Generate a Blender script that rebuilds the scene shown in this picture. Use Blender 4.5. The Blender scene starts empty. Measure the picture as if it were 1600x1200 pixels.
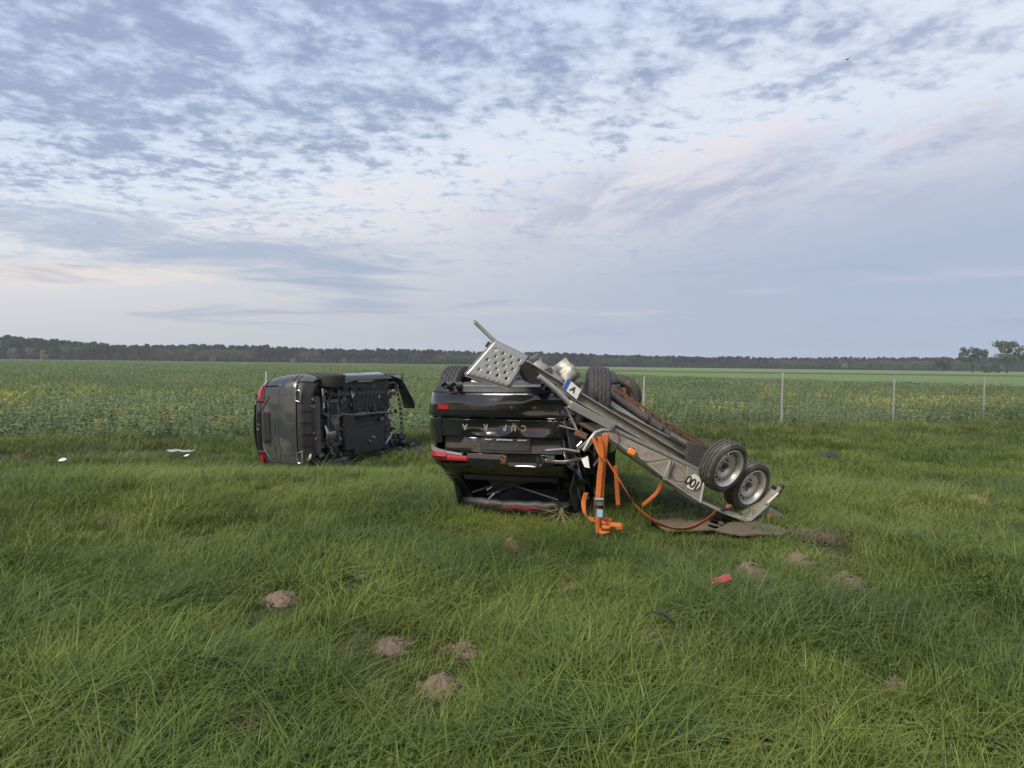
import bpy, bmesh, math, random
import numpy as np
from mathutils import Vector, Matrix, noise
R = math.radians
random.seed(7)
rng = np.random.default_rng(7)
sc = bpy.context.scene
COL = sc.collection

# ------------------------------------------------------------------ camera
F = 1200.0
CAM_H = 1.95
ROLL = R(0.7)
PITCH = math.atan((600 - 568) / F)
right = Vector((math.cos(ROLL), 0, math.sin(ROLL)))
fwd = Vector((0, math.cos(PITCH), -math.sin(PITCH)))
right = (right - fwd * right.dot(fwd)).normalized()
upv = right.cross(fwd)
CAM_POS = Vector((0, 0, CAM_H))
cd = bpy.data.cameras.new("camera")
cam = bpy.data.objects.new("camera", cd)
COL.objects.link(cam)
mw = Matrix((right, upv, -fwd)).transposed().to_4x4()
mw.translation = CAM_POS
cam.matrix_world = mw
cd.sensor_width = 36.0
cd.lens = 36.0 * F / 1600.0
cd.clip_start = 0.05
cd.clip_end = 6000
sc.camera = cam

def W(px, py, d):
    """point of the place that lies d metres in front of the standpoint"""
    v = fwd + right * ((px - 800) / F) + upv * ((600 - py) / F)
    return CAM_POS + v * (d / v.y)

# ------------------------------------------------------------------ view
sc.view_settings.view_transform = 'Standard'
sc.view_settings.look = 'None'
sc.view_settings.exposure = 0.28
sc.view_settings.gamma = 1.0
sc.view_settings.use_curve_mapping = False
sc.cycles.use_denoising = True
sc.cycles.max_bounces = 8
sc.cycles.diffuse_bounces = 3
sc.cycles.glossy_bounces = 4
sc.cycles.transparent_max_bounces = 12
sc.cycles.volume_bounces = 0
sc.cycles.sample_clamp_indirect = 4.0

def lin(c):
    c = c / 255.0
    return c / 12.92 if c <= 0.04045 else ((c + 0.055) / 1.055) ** 2.4
def srgb(r, g, b):
    return (lin(r), lin(g), lin(b))

# ------------------------------------------------------------------ node expressions
class NT:
    def __init__(s, tree): s.t = tree; s.n = tree.nodes; s.l = tree.links
    def node(s, typ, ins=None, **props):
        n = s.n.new(typ)
        for k, v in props.items(): setattr(n, k, v)
        for k, v in (ins or {}).items():
            sock = n.inputs[k]
            s.put(sock, v)
        return n
    def put(s, sock, v):
        if isinstance(v, E): v = v.s
        if isinstance(v, bpy.types.NodeSocket): s.l.new(v, sock)
        elif isinstance(v, (tuple, list)) and sock.type == 'RGBA' and len(v) == 3: sock.default_value = (*v, 1)
        else: sock.default_value = v
    def e(s, sock): return E(s, sock)
    def math(s, op, a, b=0.0, c=0.0, clamp=False):
        n = s.node('ShaderNodeMath', operation=op); n.use_clamp = clamp
        s.put(n.inputs[0], a); s.put(n.inputs[1], b)
        if len(n.inputs) > 2: s.put(n.inputs[2], c)
        return E(s, n.outputs[0])
    def step(s, x, a, b):
        n = s.node('ShaderNodeMapRange', {'Value': x, 'From Min': a, 'From Max': b}, interpolation_type='SMOOTHSTEP')
        return E(s, n.outputs['Result'])
    def noise(s, vec, scale, detail=4, rough=0.5, dist=0.0, dims='3D'):
        n = s.node('ShaderNodeTexNoise', {'Vector': vec, 'Scale': scale, 'Detail': detail, 'Roughness': rough, 'Distortion': dist}, noise_dimensions=dims)
        return E(s, n.outputs[0])
    def mix(s, f, a, b):
        n = s.node('ShaderNodeMix', data_type='RGBA')
        s.put(n.inputs[0], f); s.put(n.inputs[6], a); s.put(n.inputs[7], b)
        return E(s, n.outputs[2])
    def xyz(s, x, y, z):
        n = s.node('ShaderNodeCombineXYZ', {0: x, 1: y, 2: z}); return E(s, n.outputs[0])
    def sep(s, v):
        n = s.node('ShaderNodeSeparateXYZ', {0: v}); return [E(s, o) for o in n.outputs]
    def ramp(s, f, stops, interp='LINEAR'):
        n = s.node('ShaderNodeValToRGB', {0: f}); r = n.color_ramp; r.interpolation = interp
        while len(r.elements) < len(stops): r.elements.new(0.5)
        for el, (p, c) in zip(r.elements, stops): el.position = p; el.color = (*c, 1)
        return E(s, n.outputs[0])
class E:
    def __init__(s, t, sock): s.t = t; s.s = sock
    def __add__(s, o): return s.t.math('ADD', s, o)
    __radd__ = __add__
    def __sub__(s, o): return s.t.math('SUBTRACT', s, o)
    def __rsub__(s, o): return s.t.math('SUBTRACT', o, s)
    def __mul__(s, o): return s.t.math('MULTIPLY', s, o)
    __rmul__ = __mul__
    def __truediv__(s, o): return s.t.math('DIVIDE', s, o)
    def max(s, o): return s.t.math('MAXIMUM', s, o)
    def min(s, o): return s.t.math('MINIMUM', s, o)
    def pow(s, o): return s.t.math('POWER', s, o)
    def abs(s): return s.t.math('ABSOLUTE', s)
    def clamp(s): return s.t.math('ADD', s, 0.0, clamp=True)

# ------------------------------------------------------------------ world: evening sky with altocumulus
SUN_EL, SUN_AZ = R(14), R(215)      # sun veiled by cloud, behind the standpoint to the left
world = bpy.data.worlds.new("World")
sc.world = world
world.use_nodes = True
wt = world.node_tree
wt.nodes.clear()
T = NT(wt)
dirv = T.node('ShaderNodeTexCoord').outputs['Generated']
dx, dy, dz = T.sep(dirv)
zc = dz.max(0.0)
den = zc + 0.11
P = T.xyz(dx / den, dy / den, 0.0)
# base gradient
k = T.step(zc + dx * -0.16, 0.05, 0.27)
hor = T.mix(T.step(dx, -0.5, 0.45), srgb(197, 198, 205), srgb(168, 181, 205))
mid = T.mix(T.step(dx, -0.45, 0.3), srgb(228, 230, 235), srgb(231, 226, 231))
base = T.mix(k, hor, mid)
base = T.mix(T.step(zc - dx * 0.22, 0.27, 0.44), base, srgb(186, 207, 240))
# cream glow patches between low streaks
Pst = T.xyz(dx * 1.6, dy * 1.6, zc * 16.0)
nst = T.noise(Pst, 1.6, 6, 0.55, 0.3)
cream = T.step(nst, 0.52, 0.66) * T.step(zc, 0.03, 0.07) * T.step(zc, 0.17, 0.10) * T.step(dx, 0.25, -0.30)
base = T.mix(cream * 0.9, base, srgb(232, 222, 213))
cream2 = T.step(nst, 0.56, 0.68) * T.step(zc, 0.03, 0.06) * T.step(zc, 0.13, 0.08) * T.step(dx, -0.2, 0.3)
base = T.mix(cream2 * 0.7, base, srgb(210, 203, 210))
# low streaky stratus
Plow = T.xyz(dx / (zc + 0.10), dy * 0.6 / (zc + 0.10), 0.0)
nl = T.noise(P, 0.35, 7, 0.6, 0.4)
nl2 = T.noise(Pst, 2.4, 8, 0.62, 0.6)
ce = zc - (dx * -0.17 + 0.068)
band = T.step(ce.abs(), 0.085, 0.015) * T.step(dx, 0.0, -0.22)
low = T.step(nl2 * 0.75 + nl * 0.35 + band * 0.16, 0.60, 0.76) * band
base = T.mix(low * 0.7, base, srgb(155, 171, 197))
lowr = T.step(nl2, 0.52, 0.66) * T.step(zc, 0.02, 0.05) * T.step(zc, 0.17, 0.09)
base = T.mix(lowr * 0.42, base, srgb(148, 163, 195))
# soft grey veil on the right
cr = zc - (dx * 0.10 + 0.185)
veil = T.step(cr.abs(), 0.075, 0.01) * T.step(dx, -0.12, 0.15)
nv = T.noise(T.xyz(dx / (zc + 0.2) * 3.0, dy, zc * 14.0 - dx * 3.0), 1.5, 8, 0.62, 0.5)
base = T.mix(veil * T.step(nv, 0.38, 0.62) * 0.75, base, srgb(166, 174, 200))
# altocumulus
wob = T.noise(P, 2.3, 5, 0.6, 0.8)
n1 = T.noise(P, 7.0, 9, 0.62, 0.25)
n2 = T.noise(P, 19.0, 8, 0.62, 0.2)
n3 = T.noise(P, 1.2, 3, 0.5, 0.3)
eb = zc - (dx * 0.10 + 0.238) + (n3 - 0.5) * 0.16
cov = T.step(eb, -0.085, 0.10)
dens = n1 * 0.52 + n2 * 0.34 + wob * 0.34 + cov * 0.30 + T.step(dx, 0.1, -0.5) * 0.05
c1 = T.step(dens, 0.79, 1.0) * T.step(eb, -0.14, 0.02)
# detached flecks below
fl = T.step(n1 * 0.55 + n2 * 0.5 + wob * 0.3 + T.step(dx, 0.05, -0.45) * 0.055, 0.685, 0.83) * T.step(zc, 0.08, 0.15) * T.step(dx, 0.66, 0.15)
rim = T.step(dens, 0.62, 0.80) * T.step(eb, -0.12, 0.02)
base = T.mix(rim * 0.6, base, srgb(214, 228, 246))
shade = T.mix(T.step(n1 * 0.5 + wob * 0.5, 0.38, 0.62), srgb(168, 181, 207), srgb(139, 154, 191))
shade = T.mix(T.step(zc, 0.24, 0.42), srgb(150, 165, 195), shade)
base = T.mix(fl * 0.60, base, srgb(163, 176, 202))
base = T.mix(c1 * T.mix(T.step(dx, 0.1, 0.5), (0.84,)*3, (0.68,)*3), base, shade)
# warm last light in the part of the sky behind the standpoint
warm = T.step(dy, 0.1, -0.8) * T.step(zc, 0.5, 0.03)
base = T.mix(warm * 0.75, base, (0.92, 0.66, 0.42))
sky = T.node('ShaderNodeTexSky', sky_type='NISHITA', sun_disc=False, sun_elevation=SUN_EL, sun_rotation=SUN_AZ, air_density=1.0, dust_density=2.0)
vm = T.node('ShaderNodeVectorMath', {0: base.s}, operation='SCALE'); vm.inputs['Scale'].default_value = 8.9
tot = T.mix(0.06, vm.outputs[0], sky.outputs[0])
bg = T.node('ShaderNodeBackground', {'Color': tot, 'Strength': 0.1})
wo = T.node('ShaderNodeOutputWorld', {'Surface': bg.outputs[0]})
wt.nodes.active = wo
world.cycles.sampling_method = 'MANUAL'
world.cycles.sample_map_resolution = 512

sl = bpy.data.lights.new("veiled_sun", 'SUN')
sl.energy = 4.3; sl.angle = R(24); sl.color = (1.0, 0.91, 0.76)
sun = bpy.data.objects.new("veiled_sun", sl)
COL.objects.link(sun)
sd = Vector((math.sin(SUN_AZ) * math.cos(SUN_EL), math.cos(SUN_AZ) * math.cos(SUN_EL), math.sin(SUN_EL)))
sd = Vector((sd.x, sd.y, sd.z + 0.75)).normalized()   # light through high cloud arrives from above the sun
sun.rotation_euler = sd.to_track_quat('Z', 'Y').to_euler()
sun.location = (0, 0, 60)

# ------------------------------------------------------------------ materials
MATS = {}
def mat(name, color, rough=0.6, metal=0.0, coat=0.0, var=0.25, scale=6.0, dirt=0.0, dirt_col=(0.09, 0.075, 0.055), bump=0.0, bscale=40.0, spec=0.5, rvar=0.15, trans=0.0, emis=None, alpha=1.0):
    if name in MATS: return MATS[name]
    m = bpy.data.materials.new(name); m.use_nodes = True
    t = NT(m.node_tree); t.n.clear()
    co = t.node('ShaderNodeTexCoord').outputs['Object']
    n = t.noise(co, scale, 6, 0.6, 0.3)
    col = t.mix(n, tuple(c * (1 - var) for c in color), tuple(min(1, c * (1 + var)) for c in color))
    r = (n - 0.5) * (rvar * 2) + rough
    if dirt > 0:
        nd = t.noise(co, scale * 0.7, 9, 0.68, 0.6)
        nf = t.noise(co, scale * 9, 4, 0.7, 0.2)
        dm = t.step(nd * 0.7 + nf * 0.3, 0.62 - dirt * 0.32, 0.78 - dirt * 0.22)
        col = t.mix(dm, col, dirt_col)
        r = t.mix(dm, r, (0.9,) * 3)
    b = t.node('ShaderNodeBsdfPrincipled', {'Base Color': col, 'Roughness': r, 'Metallic': metal})
    b.inputs['Specular IOR Level'].default_value = spec
    if coat: b.inputs['Coat Weight'].default_value = coat; b.inputs['Coat Roughness'].default_value = 0.04
    if trans: b.inputs['Transmission Weight'].default_value = trans
    if bump:
        nb = t.noise(co, bscale, 5, 0.6)
        bn = t.node('ShaderNodeBump', {'Height': nb, 'Strength': bump, 'Distance': 0.01})
        t.l.new(bn.outputs[0], b.inputs['Normal'])
    o = t.node('ShaderNodeOutputMaterial', {'Surface': b.outputs[0]})
    MATS[name] = m
    return m

def leafmat(name, cols, transl=0.35, rough=0.55, nscale=0.25, spec=0.3, fine=3.0):
    """foliage: colour from per-blade tint attribute and world-space drift between patches"""
    m = bpy.data.materials.new(name); m.use_nodes = True
    t = NT(m.node_tree); t.n.clear()
    pos = t.node('ShaderNodeNewGeometry').outputs['Position']
    tint = E(t, t.node('ShaderNodeAttribute', attribute_name='tint').outputs['Fac'])
    n = t.noise(pos, nscale, 4, 0.55, 0.2)
    n2 = t.noise(pos, fine, 3, 0.5)
    f = (tint * 0.48 + t.step(n, 0.30, 0.70) * 0.42 + n2 * 0.3 - 0.13).clamp()
    col = t.ramp(f, cols)
    ri = E(t, t.node('ShaderNodeObjectInfo').outputs['Random'])
    hs = t.node('ShaderNodeHueSaturation', {'Color': col, 'Value': ri * 0.35 + 0.83})
    col = hs.outputs[0]
    b = t.node('ShaderNodeBsdfPrincipled', {'Base Color': col, 'Roughness': rough})
    b.inputs['Specular IOR Level'].default_value = spec
    tr = t.node('ShaderNodeBsdfTranslucent', {'Color': col})
    mx = t.node('ShaderNodeMixShader', {0: transl, 1: b.outputs[0], 2: tr.outputs[0]})
    t.node('ShaderNodeOutputMaterial', {'Surface': mx.outputs[0]})
    return m

# ------------------------------------------------------------------ mesh helpers
def tag(o, label=None, cat=None, group=None, kind=None):
    if label: o['label'] = label
    if cat: o['category'] = cat
    if group: o['group'] = group
    if kind: o['kind'] = kind
    return o

def link(name, me, m=None, parent=None, loc=None, rot=None):
    o = bpy.data.objects.new(name, me)
    COL.objects.link(o)
    if m is not None and me is not None and not me.materials: me.materials.append(m)
    if parent is not None: o.parent = parent
    if loc is not None: o.location = loc
    if rot is not None: o.rotation_euler = rot
    return o

def empty(name, loc=(0, 0, 0), rot=None):
    o = bpy.data.objects.new(name, None); COL.objects.link(o)
    o.location = loc; o.empty_display_size = 0.2
    if rot is not None: o.rotation_euler = rot
    return o

class MB:
    """collects shapes and links them as one mesh object"""
    def __init__(s): s.v = []; s.f = []
    def add(s, vs, fs):
        o = len(s.v); s.v += [tuple(v) for v in vs]; s.f += [tuple(i + o for i in f) for f in fs]; return s
    def box(s, c, sz, M=None):
        x, y, z = (k / 2 for k in sz); c = Vector(c)
        vs = [Vector((a * x, b * y, d * z)) for a in (-1, 1) for b in (-1, 1) for d in (-1, 1)]
        if M is not None: vs = [M @ v for v in vs]
        return s.add([v + c for v in vs], [(0, 1, 3, 2), (4, 6, 7, 5), (0, 4, 5, 1), (2, 3, 7, 6), (0, 2, 6, 4), (1, 5, 7, 3)])
    def beam(s, a, b, w, h, up=Vector((0, 0, 1)), prof=None):
        """profile swept from a to b; prof in (side, up) metres"""
        a, b = Vector(a), Vector(b); d = (b - a).normalized()
        sd = d.cross(Vector(up)).normalized(); u = sd.cross(d).normalized()
        p = prof or [(-w / 2, -h / 2), (w / 2, -h / 2), (w / 2, h / 2), (-w / 2, h / 2)]
        n = len(p)
        vs = [q + sd * x + u * y for q in (a, b) for x, y in p]
        fs = [(i, (i + 1) % n, n + (i + 1) % n, n + i) for i in range(n)] + [tuple(range(n))[::-1], tuple(range(n, 2 * n))]
        return s.add(vs, fs)
    def tube(s, pts, r, n=10, caps=True, hollow=False):
        pts = [Vector(p) for p in pts]
        rs = r if isinstance(r, (list, tuple)) else [r] * len(pts)
        prev = None; vs = []
        for i, p in enumerate(pts):
            d = (pts[min(i + 1, len(pts) - 1)] - pts[max(i - 1, 0)]).normalized()
            if prev is None:
                a = d.orthogonal().normalized()
            else:
                a = (prev - d * prev.dot(d)).normalized()
            prev = a; b = d.cross(a)
            for k in range(n):
                t = 2 * math.pi * k / n
                vs.append(p + (a * math.cos(t) + b * math.sin(t)) * rs[i])
        fs = [(i * n + k, i * n + (k + 1) % n, (i + 1) * n + (k + 1) % n, (i + 1) * n + k) for i in range(len(pts) - 1) for k in range(n)]
        if caps and not hollow:
            fs += [tuple(range(n))[::-1], tuple(range((len(pts) - 1) * n, len(pts) * n))]
        return s.add(vs, fs)
    def sheet(s, rows, closed=False):
        """grid of points rows[i][j]"""
        m = len(rows[0]); vs = [p for r in rows for p in r]
        return s.add(vs, [(i * m + j, i * m + j + 1, (i + 1) * m + j + 1, (i + 1) * m + j) for i in range(len(rows) - 1) for j in range(m - 1)])
    def prism(s, poly, vec):
        n = len(poly); vec = Vector(vec); poly = [Vector(p) for p in poly]
        return s.add(poly + [p + vec for p in poly], [tuple(range(n))[::-1], tuple(range(n, 2 * n))] + [(i, (i + 1) % n, n + (i + 1) % n, n + i) for i in range(n)])
    def lathe(s, prof, n=32, axis='x', rf=None, c=(0, 0, 0)):
        """prof: (axial, radius)"""
        vs = []; c = Vector(c)
        for k in range(n):
            t = 2 * math.pi * k / n
            for j, (a, r) in enumerate(prof):
                if rf: r = rf(j, k, r)
                cs, sn = r * math.cos(t), r * math.sin(t)
                vs.append(c + (Vector((a, cs, sn)) if axis == 'x' else Vector((cs, a, sn)) if axis == 'y' else Vector((cs, sn, a))))
        m = len(prof)
        return s.add(vs, [(k * m + j, k * m + j + 1, ((k + 1) % n) * m + j + 1, ((k + 1) % n) * m + j) for k in range(n) for j in range(m - 1)])
    weld = False
    def mesh(s, name, smooth=None, recalc=True):
        me = bpy.data.meshes.new(name); me.from_pydata(s.v, [], s.f)
        bm = bmesh.new(); bm.from_mesh(me)
        if s.weld: bmesh.ops.remove_doubles(bm, verts=bm.verts, dist=.0004)
        if recalc: bmesh.ops.recalc_face_normals(bm, faces=bm.faces)
        if smooth is not None:
            for f in bm.faces: f.smooth = True
            lim = R(smooth)
            for e in bm.edges:
                if len(e.link_faces) == 2 and e.calc_face_angle(0) > lim: e.smooth = False
        bm.to_mesh(me); bm.free()
        return me
    def build(s, name, m, parent=None, smooth=35, origin=None, loc=None, rot=None, solid=0, bevel=0, label=None, offset=-1.0, sub=0):
        if origin is not None:
            og = Vector(origin); s.v = [tuple(Vector(v) - og) for v in s.v]
        o = link(name, s.mesh(name, smooth), m, parent, loc, rot)
        if solid:
            md = o.modifiers.new("thickness", 'SOLIDIFY'); md.thickness = solid; md.offset = offset
        if bevel:
            md = o.modifiers.new("edge", 'BEVEL'); md.width = bevel; md.segments = 2; md.limit_method = 'ANGLE'; md.angle_limit = R(40)
        if label: o['label'] = label
        return o

def fbm(x, y, z=0.0, oct=4):
    v = 0; a = 1; t = 0
    for i in range(oct):
        v += a * noise.noise(Vector((x, y, z))); t += a; a *= .5; x *= 2.03; y *= 2.03; z *= 2.03
    return v / t
# ------------------------------------------------------------------ ground
def gz(x, y):
    d = math.hypot(x, y - 1)
    amp = 1.0 if d < 60 else max(0.0, 1 - (d - 60) / 60)
    h = 0.075 * noise.noise(Vector((x * 0.45, y * 0.45, 3))) + 0.10 * noise.noise(Vector((x * 0.12, y * 0.12, 9)))
    # low bank that carries the weeds along the crop
    e = y - max(15.2, 19.1 + 0.37 * min(x, 20))
    h += 0.12 * math.exp(-(e / 1.6) ** 2)
    # the ground under the wrecks is level
    k = min(1, max(0, (math.hypot((x - 1.0) / 2.9, (y - 8.6) / 2.6) - 0.8) / 0.6))
    t_ = min(1, max(0, (y - 9.0) / 4.6)); t_ = t_ * t_ * (3 - 2 * t_)
    return h * amp * k + .33 * (1 - t_)

EDGE = lambda x: max(15.2, 19.1 + 0.37 * x) if x < 20 else 26.5 + (x - 20) * .25   # where meadow turns into crop
def far_edge(x):
    """crop ends on a slanting line on the right"""
    if x < 4.5: return 900 if x < -20 else 180 + (4.5 - x) * 25
    if x < 18: return 180 - (x - 4.5) / 13.5 * 74
    return max(34, 106 - (x - 18) / 27 * 39)

def ground_mat(name, c1, c2, c3, scale=0.8, bump=0.3):
    m = bpy.data.materials.new(name); m.use_nodes = True
    t = NT(m.node_tree); t.n.clear()
    pos = t.node('ShaderNodeNewGeometry').outputs['Position']
    n = t.noise(pos, scale, 8, 0.62, 0.4); n2 = t.noise(pos, scale * 22, 5, 0.6); n3 = t.noise(pos, scale * 0.06, 3, 0.5)
    col = t.mix(t.step(n * 0.6 + n2 * 0.4, 0.36, 0.62), c1, c2)
    col = t.mix(t.step(n3, 0.40, 0.66) * 0.6, col, c3)
    b = t.node('ShaderNodeBsdfPrincipled', {'Base Color': col, 'Roughness': 0.95})
    b.inputs['Specular IOR Level'].default_value = 0.1
    bn = t.node('ShaderNodeBump', {'Height': n2, 'Strength': bump, 'Distance': 0.05})
    t.l.new(bn.outputs[0], b.inputs['Normal'])
    t.node('ShaderNodeOutputMaterial', {'Surface': b.outputs[0]})
    return m
M_TURF = ground_mat("meadow_soil", (0.030, 0.030, 0.016), (0.032, 0.046, 0.014), (0.048, 0.040, 0.024))
M_FIELD = ground_mat("crop_soil", (0.055, 0.080, 0.034), (0.075, 0.105, 0.045), (0.09, 0.085, 0.05), 0.5, 0.6)
M_CEREAL = ground_mat("cereal_green", (0.100, 0.150, 0.058), (0.120, 0.172, 0.068), (0.105, 0.140, 0.06), 0.08, 0.8)
M_MARGIN = ground_mat("field_margin_green", (0.05, 0.075, 0.03), (0.065, 0.09, 0.04), (0.06, 0.07, 0.04), 0.08, 0.8)

def grid_ground(name, xs, ys, m, dz=0.0, zf=gz):
    mb = MB(); rows = [[(x, y, zf(x, y) + dz) for x in xs] for y in ys]
    mb.sheet(rows)
    return tag(mb.build(name, m, smooth=180), kind='structure')
nx = np.concatenate([np.linspace(-3000, -80, 14), np.linspace(-60, -22, 12), np.arange(-20, 20.1, 0.4), np.linspace(22, 60, 12), np.linspace(80, 3000, 14)])
ny = np.concatenate([np.linspace(-600, -20, 6), np.arange(-10, 0, 1.0), np.arange(0, 28.1, 0.4), np.linspace(30, 80, 16), np.linspace(100, 3000, 20)])
grid_ground("ground", nx, ny, M_TURF)
# crop soil sheet
mb = MB()
rows = []
for k_ in range(40):
    f_ = k_ / 39
    row = []
    for x_ in np.concatenate([np.linspace(-700, -40, 12), np.linspace(-30, 45, 60)]):
        y0, y1 = EDGE(x_) + 0.3, far_edge(x_)
        y_ = y0 + (y1 - y0) * f_ ** 2.5
        row.append((x_, y_, gz(x_, y_) + 0.02))
    rows.append(row)
mb.sheet(rows)
tag(mb.build("crop_field_soil", M_FIELD, smooth=180), kind='structure')
def strip(name, pts, m, dz):
    mb = MB(); mb.add([(x, y, dz) for x, y in pts], [tuple(range(len(pts)))]); return tag(mb.build(name, m, smooth=None), kind='structure')
strip("cereal_field", [(46, 66), (300, 45), (600, 215), (60, 215), (-30, 330), (-12, 300), (2, 215), (18.5, 107)], M_CEREAL, 0.012)
strip("field_margin", [(2, 219), (60, 219), (600, 219), (800, 265), (60, 265), (-10, 310)], M_MARGIN, 0.016)
strip("far_cereal_field", [(-40, 345), (60, 269), (820, 269), (1600, 700), (60, 900), (-120, 900)], M_CEREAL, 0.008)

# ------------------------------------------------------------------ scatter helper (geometry nodes, only for uncountable stuff)
def blades(n, rad, hmin, hmax, width, seed, lean=0.35, segs=4, curl=1.0, tint=(0, 1), flat=0.0):
    r = np.random.default_rng(seed)
    V = []; Fc = []; tn = []
    for i in range(n):
        a = r.uniform(0, 2 * math.pi); d = rad * math.sqrt(r.uniform())
        bx_, by_ = d * math.cos(a), d * math.sin(a)
        h = r.uniform(hmin, hmax) * (1 - 0.25 * (d / rad) ** 2)
        la = r.normal(0.6, 1.1) if r.uniform() < 0.35 else r.uniform(0, 2 * math.pi)
        ln = lean * r.uniform(0.3, 1.5); cu = curl * r.uniform(0.2, 1.6) * lean * 1.6
        w = width * r.uniform(0.6, 1.3)
        ux, uy = math.cos(la), math.sin(la)
        fa = la + math.pi / 2 + r.normal(0, 0.5); wx, wy = math.cos(fa), math.sin(fa)
        o = len(V); tv = r.uniform(*tint)
        for k in range(segs + 1):
            s = k / segs
            off = h * (ln * s + cu * s * s)
            zz = h * (s - 0.28 * cu * s ** 2.2) * math.cos(min(1.2, ln * 0.5)) 
            ww = w * (1 - s ** 1.6) * 0.5
            cx, cy = bx_ + ux * off, by_ + uy * off
            if k < segs:
                V += [(cx - wx * ww, cy - wy * ww, zz - 0.02 * (k == 0)), (cx + wx * ww, cy + wy * ww, zz - 0.02 * (k == 0))]
            else: V.append((cx, cy, zz))
        for k in range(segs - 1):
            Fc.append((o + 2 * k, o + 2 * k + 1, o + 2 * k + 3, o + 2 * k + 2))
        Fc.append((o + 2 * segs - 2, o + 2 * segs - 1, o + 2 * segs))
        tn += [tv] * (2 * segs + 1)
    return V, Fc, tn

def tint_mesh(name, V, Fc, tn, m):
    me = bpy.data.meshes.new(name); me.from_pydata(V, [], Fc)
    at = me.attributes.new('tint', 'FLOAT', 'POINT'); at.data.foreach_set('value', np.array(tn, dtype=np.float32))
    me.polygons.foreach_set('use_smooth', [True] * len(me.polygons))
    me.materials.append(m)
    return me

def variants(cname, meshes):
    c = bpy.data.collections.new(cname)
    for i, me in enumerate(meshes):
        o = bpy.data.objects.new("%s_%02d" % (cname, i), me); c.objects.link(o)
    return c

def scatter(name, pts, rots, scls, idxs, coll, label=None):
    me = bpy.data.meshes.new(name); me.from_pydata([tuple(p) for p in pts], [], [])
    n = len(pts)
    a = me.attributes.new('rot', 'FLOAT_VECTOR', 'POINT'); a.data.foreach_set('vector', np.array(rots, dtype=np.float32).ravel())
    a = me.attributes.new('scl', 'FLOAT_VECTOR', 'POINT'); a.data.foreach_set('vector', np.array(scls, dtype=np.float32).ravel())
    a = me.attributes.new('idx', 'INT', 'POINT'); a.data.foreach_set('value', np.array(idxs, dtype=np.int32))
    o = link(name, me)
    ng = bpy.data.node_groups.new(name + "_scatter", 'GeometryNodeTree')
    ng.interface.new_socket('Geometry', in_out='INPUT', socket_type='NodeSocketGeometry')
    ng.interface.new_socket('Geometry', in_out='OUTPUT', socket_type='NodeSocketGeometry')
    N = ng.nodes; L = ng.links
    gi = N.new('NodeGroupInput'); go = N.new('NodeGroupOutput')
    ci = N.new('GeometryNodeCollectionInfo'); ci.inputs['Collection'].default_value = coll
    ci.inputs['Separate Children'].default_value = True; ci.inputs['Reset Children'].default_value = True
    iop = N.new('GeometryNodeInstanceOnPoints'); iop.inputs['Pick Instance'].default_value = True
    def na(nm, dt):
        q = N.new('GeometryNodeInputNamedAttribute'); q.data_type = dt; q.inputs['Name'].default_value = nm
        return [s for s in q.outputs if s.enabled][0]
    L.new(gi.outputs[0], iop.inputs['Points']); L.new(ci.outputs[0], iop.inputs['Instance'])
    L.new(na('idx', 'INT'), iop.inputs['Instance Index'])
    L.new(na('rot', 'FLOAT_VECTOR'), iop.inputs['Rotation']); L.new(na('scl', 'FLOAT_VECTOR'), iop.inputs['Scale'])
    L.new(iop.outputs[0], go.inputs[0])
    md = o.modifiers.new("scatter", 'NODES'); md.node_group = ng
    return tag(o, label, kind='stuff')

# ------------------------------------------------------------------ meadow grass
G = srgb
GRASS = leafmat("grass_blades", [(0.0, (0.038, 0.062, 0.019)), (0.3, (0.078, 0.116, 0.025)), (0.6, (0.130, 0.172, 0.033)), (0.84, (0.195, 0.228, 0.050)), (1.0, (0.27, 0.235, 0.13))], 0.30, 0.5, 0.33)
GRASS_FAR = GRASS
near_meshes = []
for i in range(10):
    V, Fc, tn = blades(84, 0.15, 0.06, 0.205, 0.0060, 100 + i, lean=(0.16, 0.28, 0.42)[i % 3], segs=5, curl=(1.3, 1.0, .85)[i % 3], tint=((0.0, 0.7), (0.1, 0.95), (0.25, 1.05))[(i * 7) % 3])
    if i % 3 == 0:      # a few long pale arching blades
        v2, f2, t2 = blades(12, 0.12, 0.22, 0.36, 0.0085, 300 + i, lean=0.7, segs=6, curl=1.3, tint=(0.5, 1.0))
        o_ = len(V); V += v2; Fc += [tuple(j + o_ for j in f) for f in f2]; tn += t2
    if i % 4 == 1:      # dry straw
        v2, f2, t2 = blades(12, 0.15, 0.06, 0.2, 0.005, 500 + i, lean=1.2, segs=4, curl=0.6, tint=(1.3, 1.6))
        o_ = len(V); V += v2; Fc += [tuple(j + o_ for j in f) for f in f2]; tn += t2
    near_meshes.append(tint_mesh("grass_tuft", V, Fc, tn, GRASS))
lush = []
for i in range(4):
    V, Fc, tn = blades(70, 0.13, 0.15, 0.30, 0.0075, 700 + i, lean=0.6, segs=7, curl=1.5, tint=(0.0, 0.35))
    lush.append(tint_mesh("lush_tuft", V, Fc, tn, GRASS))
far_meshes = []
for i in range(6):
    V, Fc, tn = blades(90, 0.24, 0.10, 0.25, 0.010, 900 + i, lean=0.42, segs=3, tint=(0, 1))
    far_meshes.append(tint_mesh("grass_patch", V, Fc, tn, GRASS_FAR))
DRYW = leafmat("weed_dry", [(0.0, (0.075, 0.080, 0.050)), (0.5, (0.125, 0.125, 0.078)), (1.0, (0.22, 0.19, 0.13))], 0.2, 0.8, 0.6)
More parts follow.
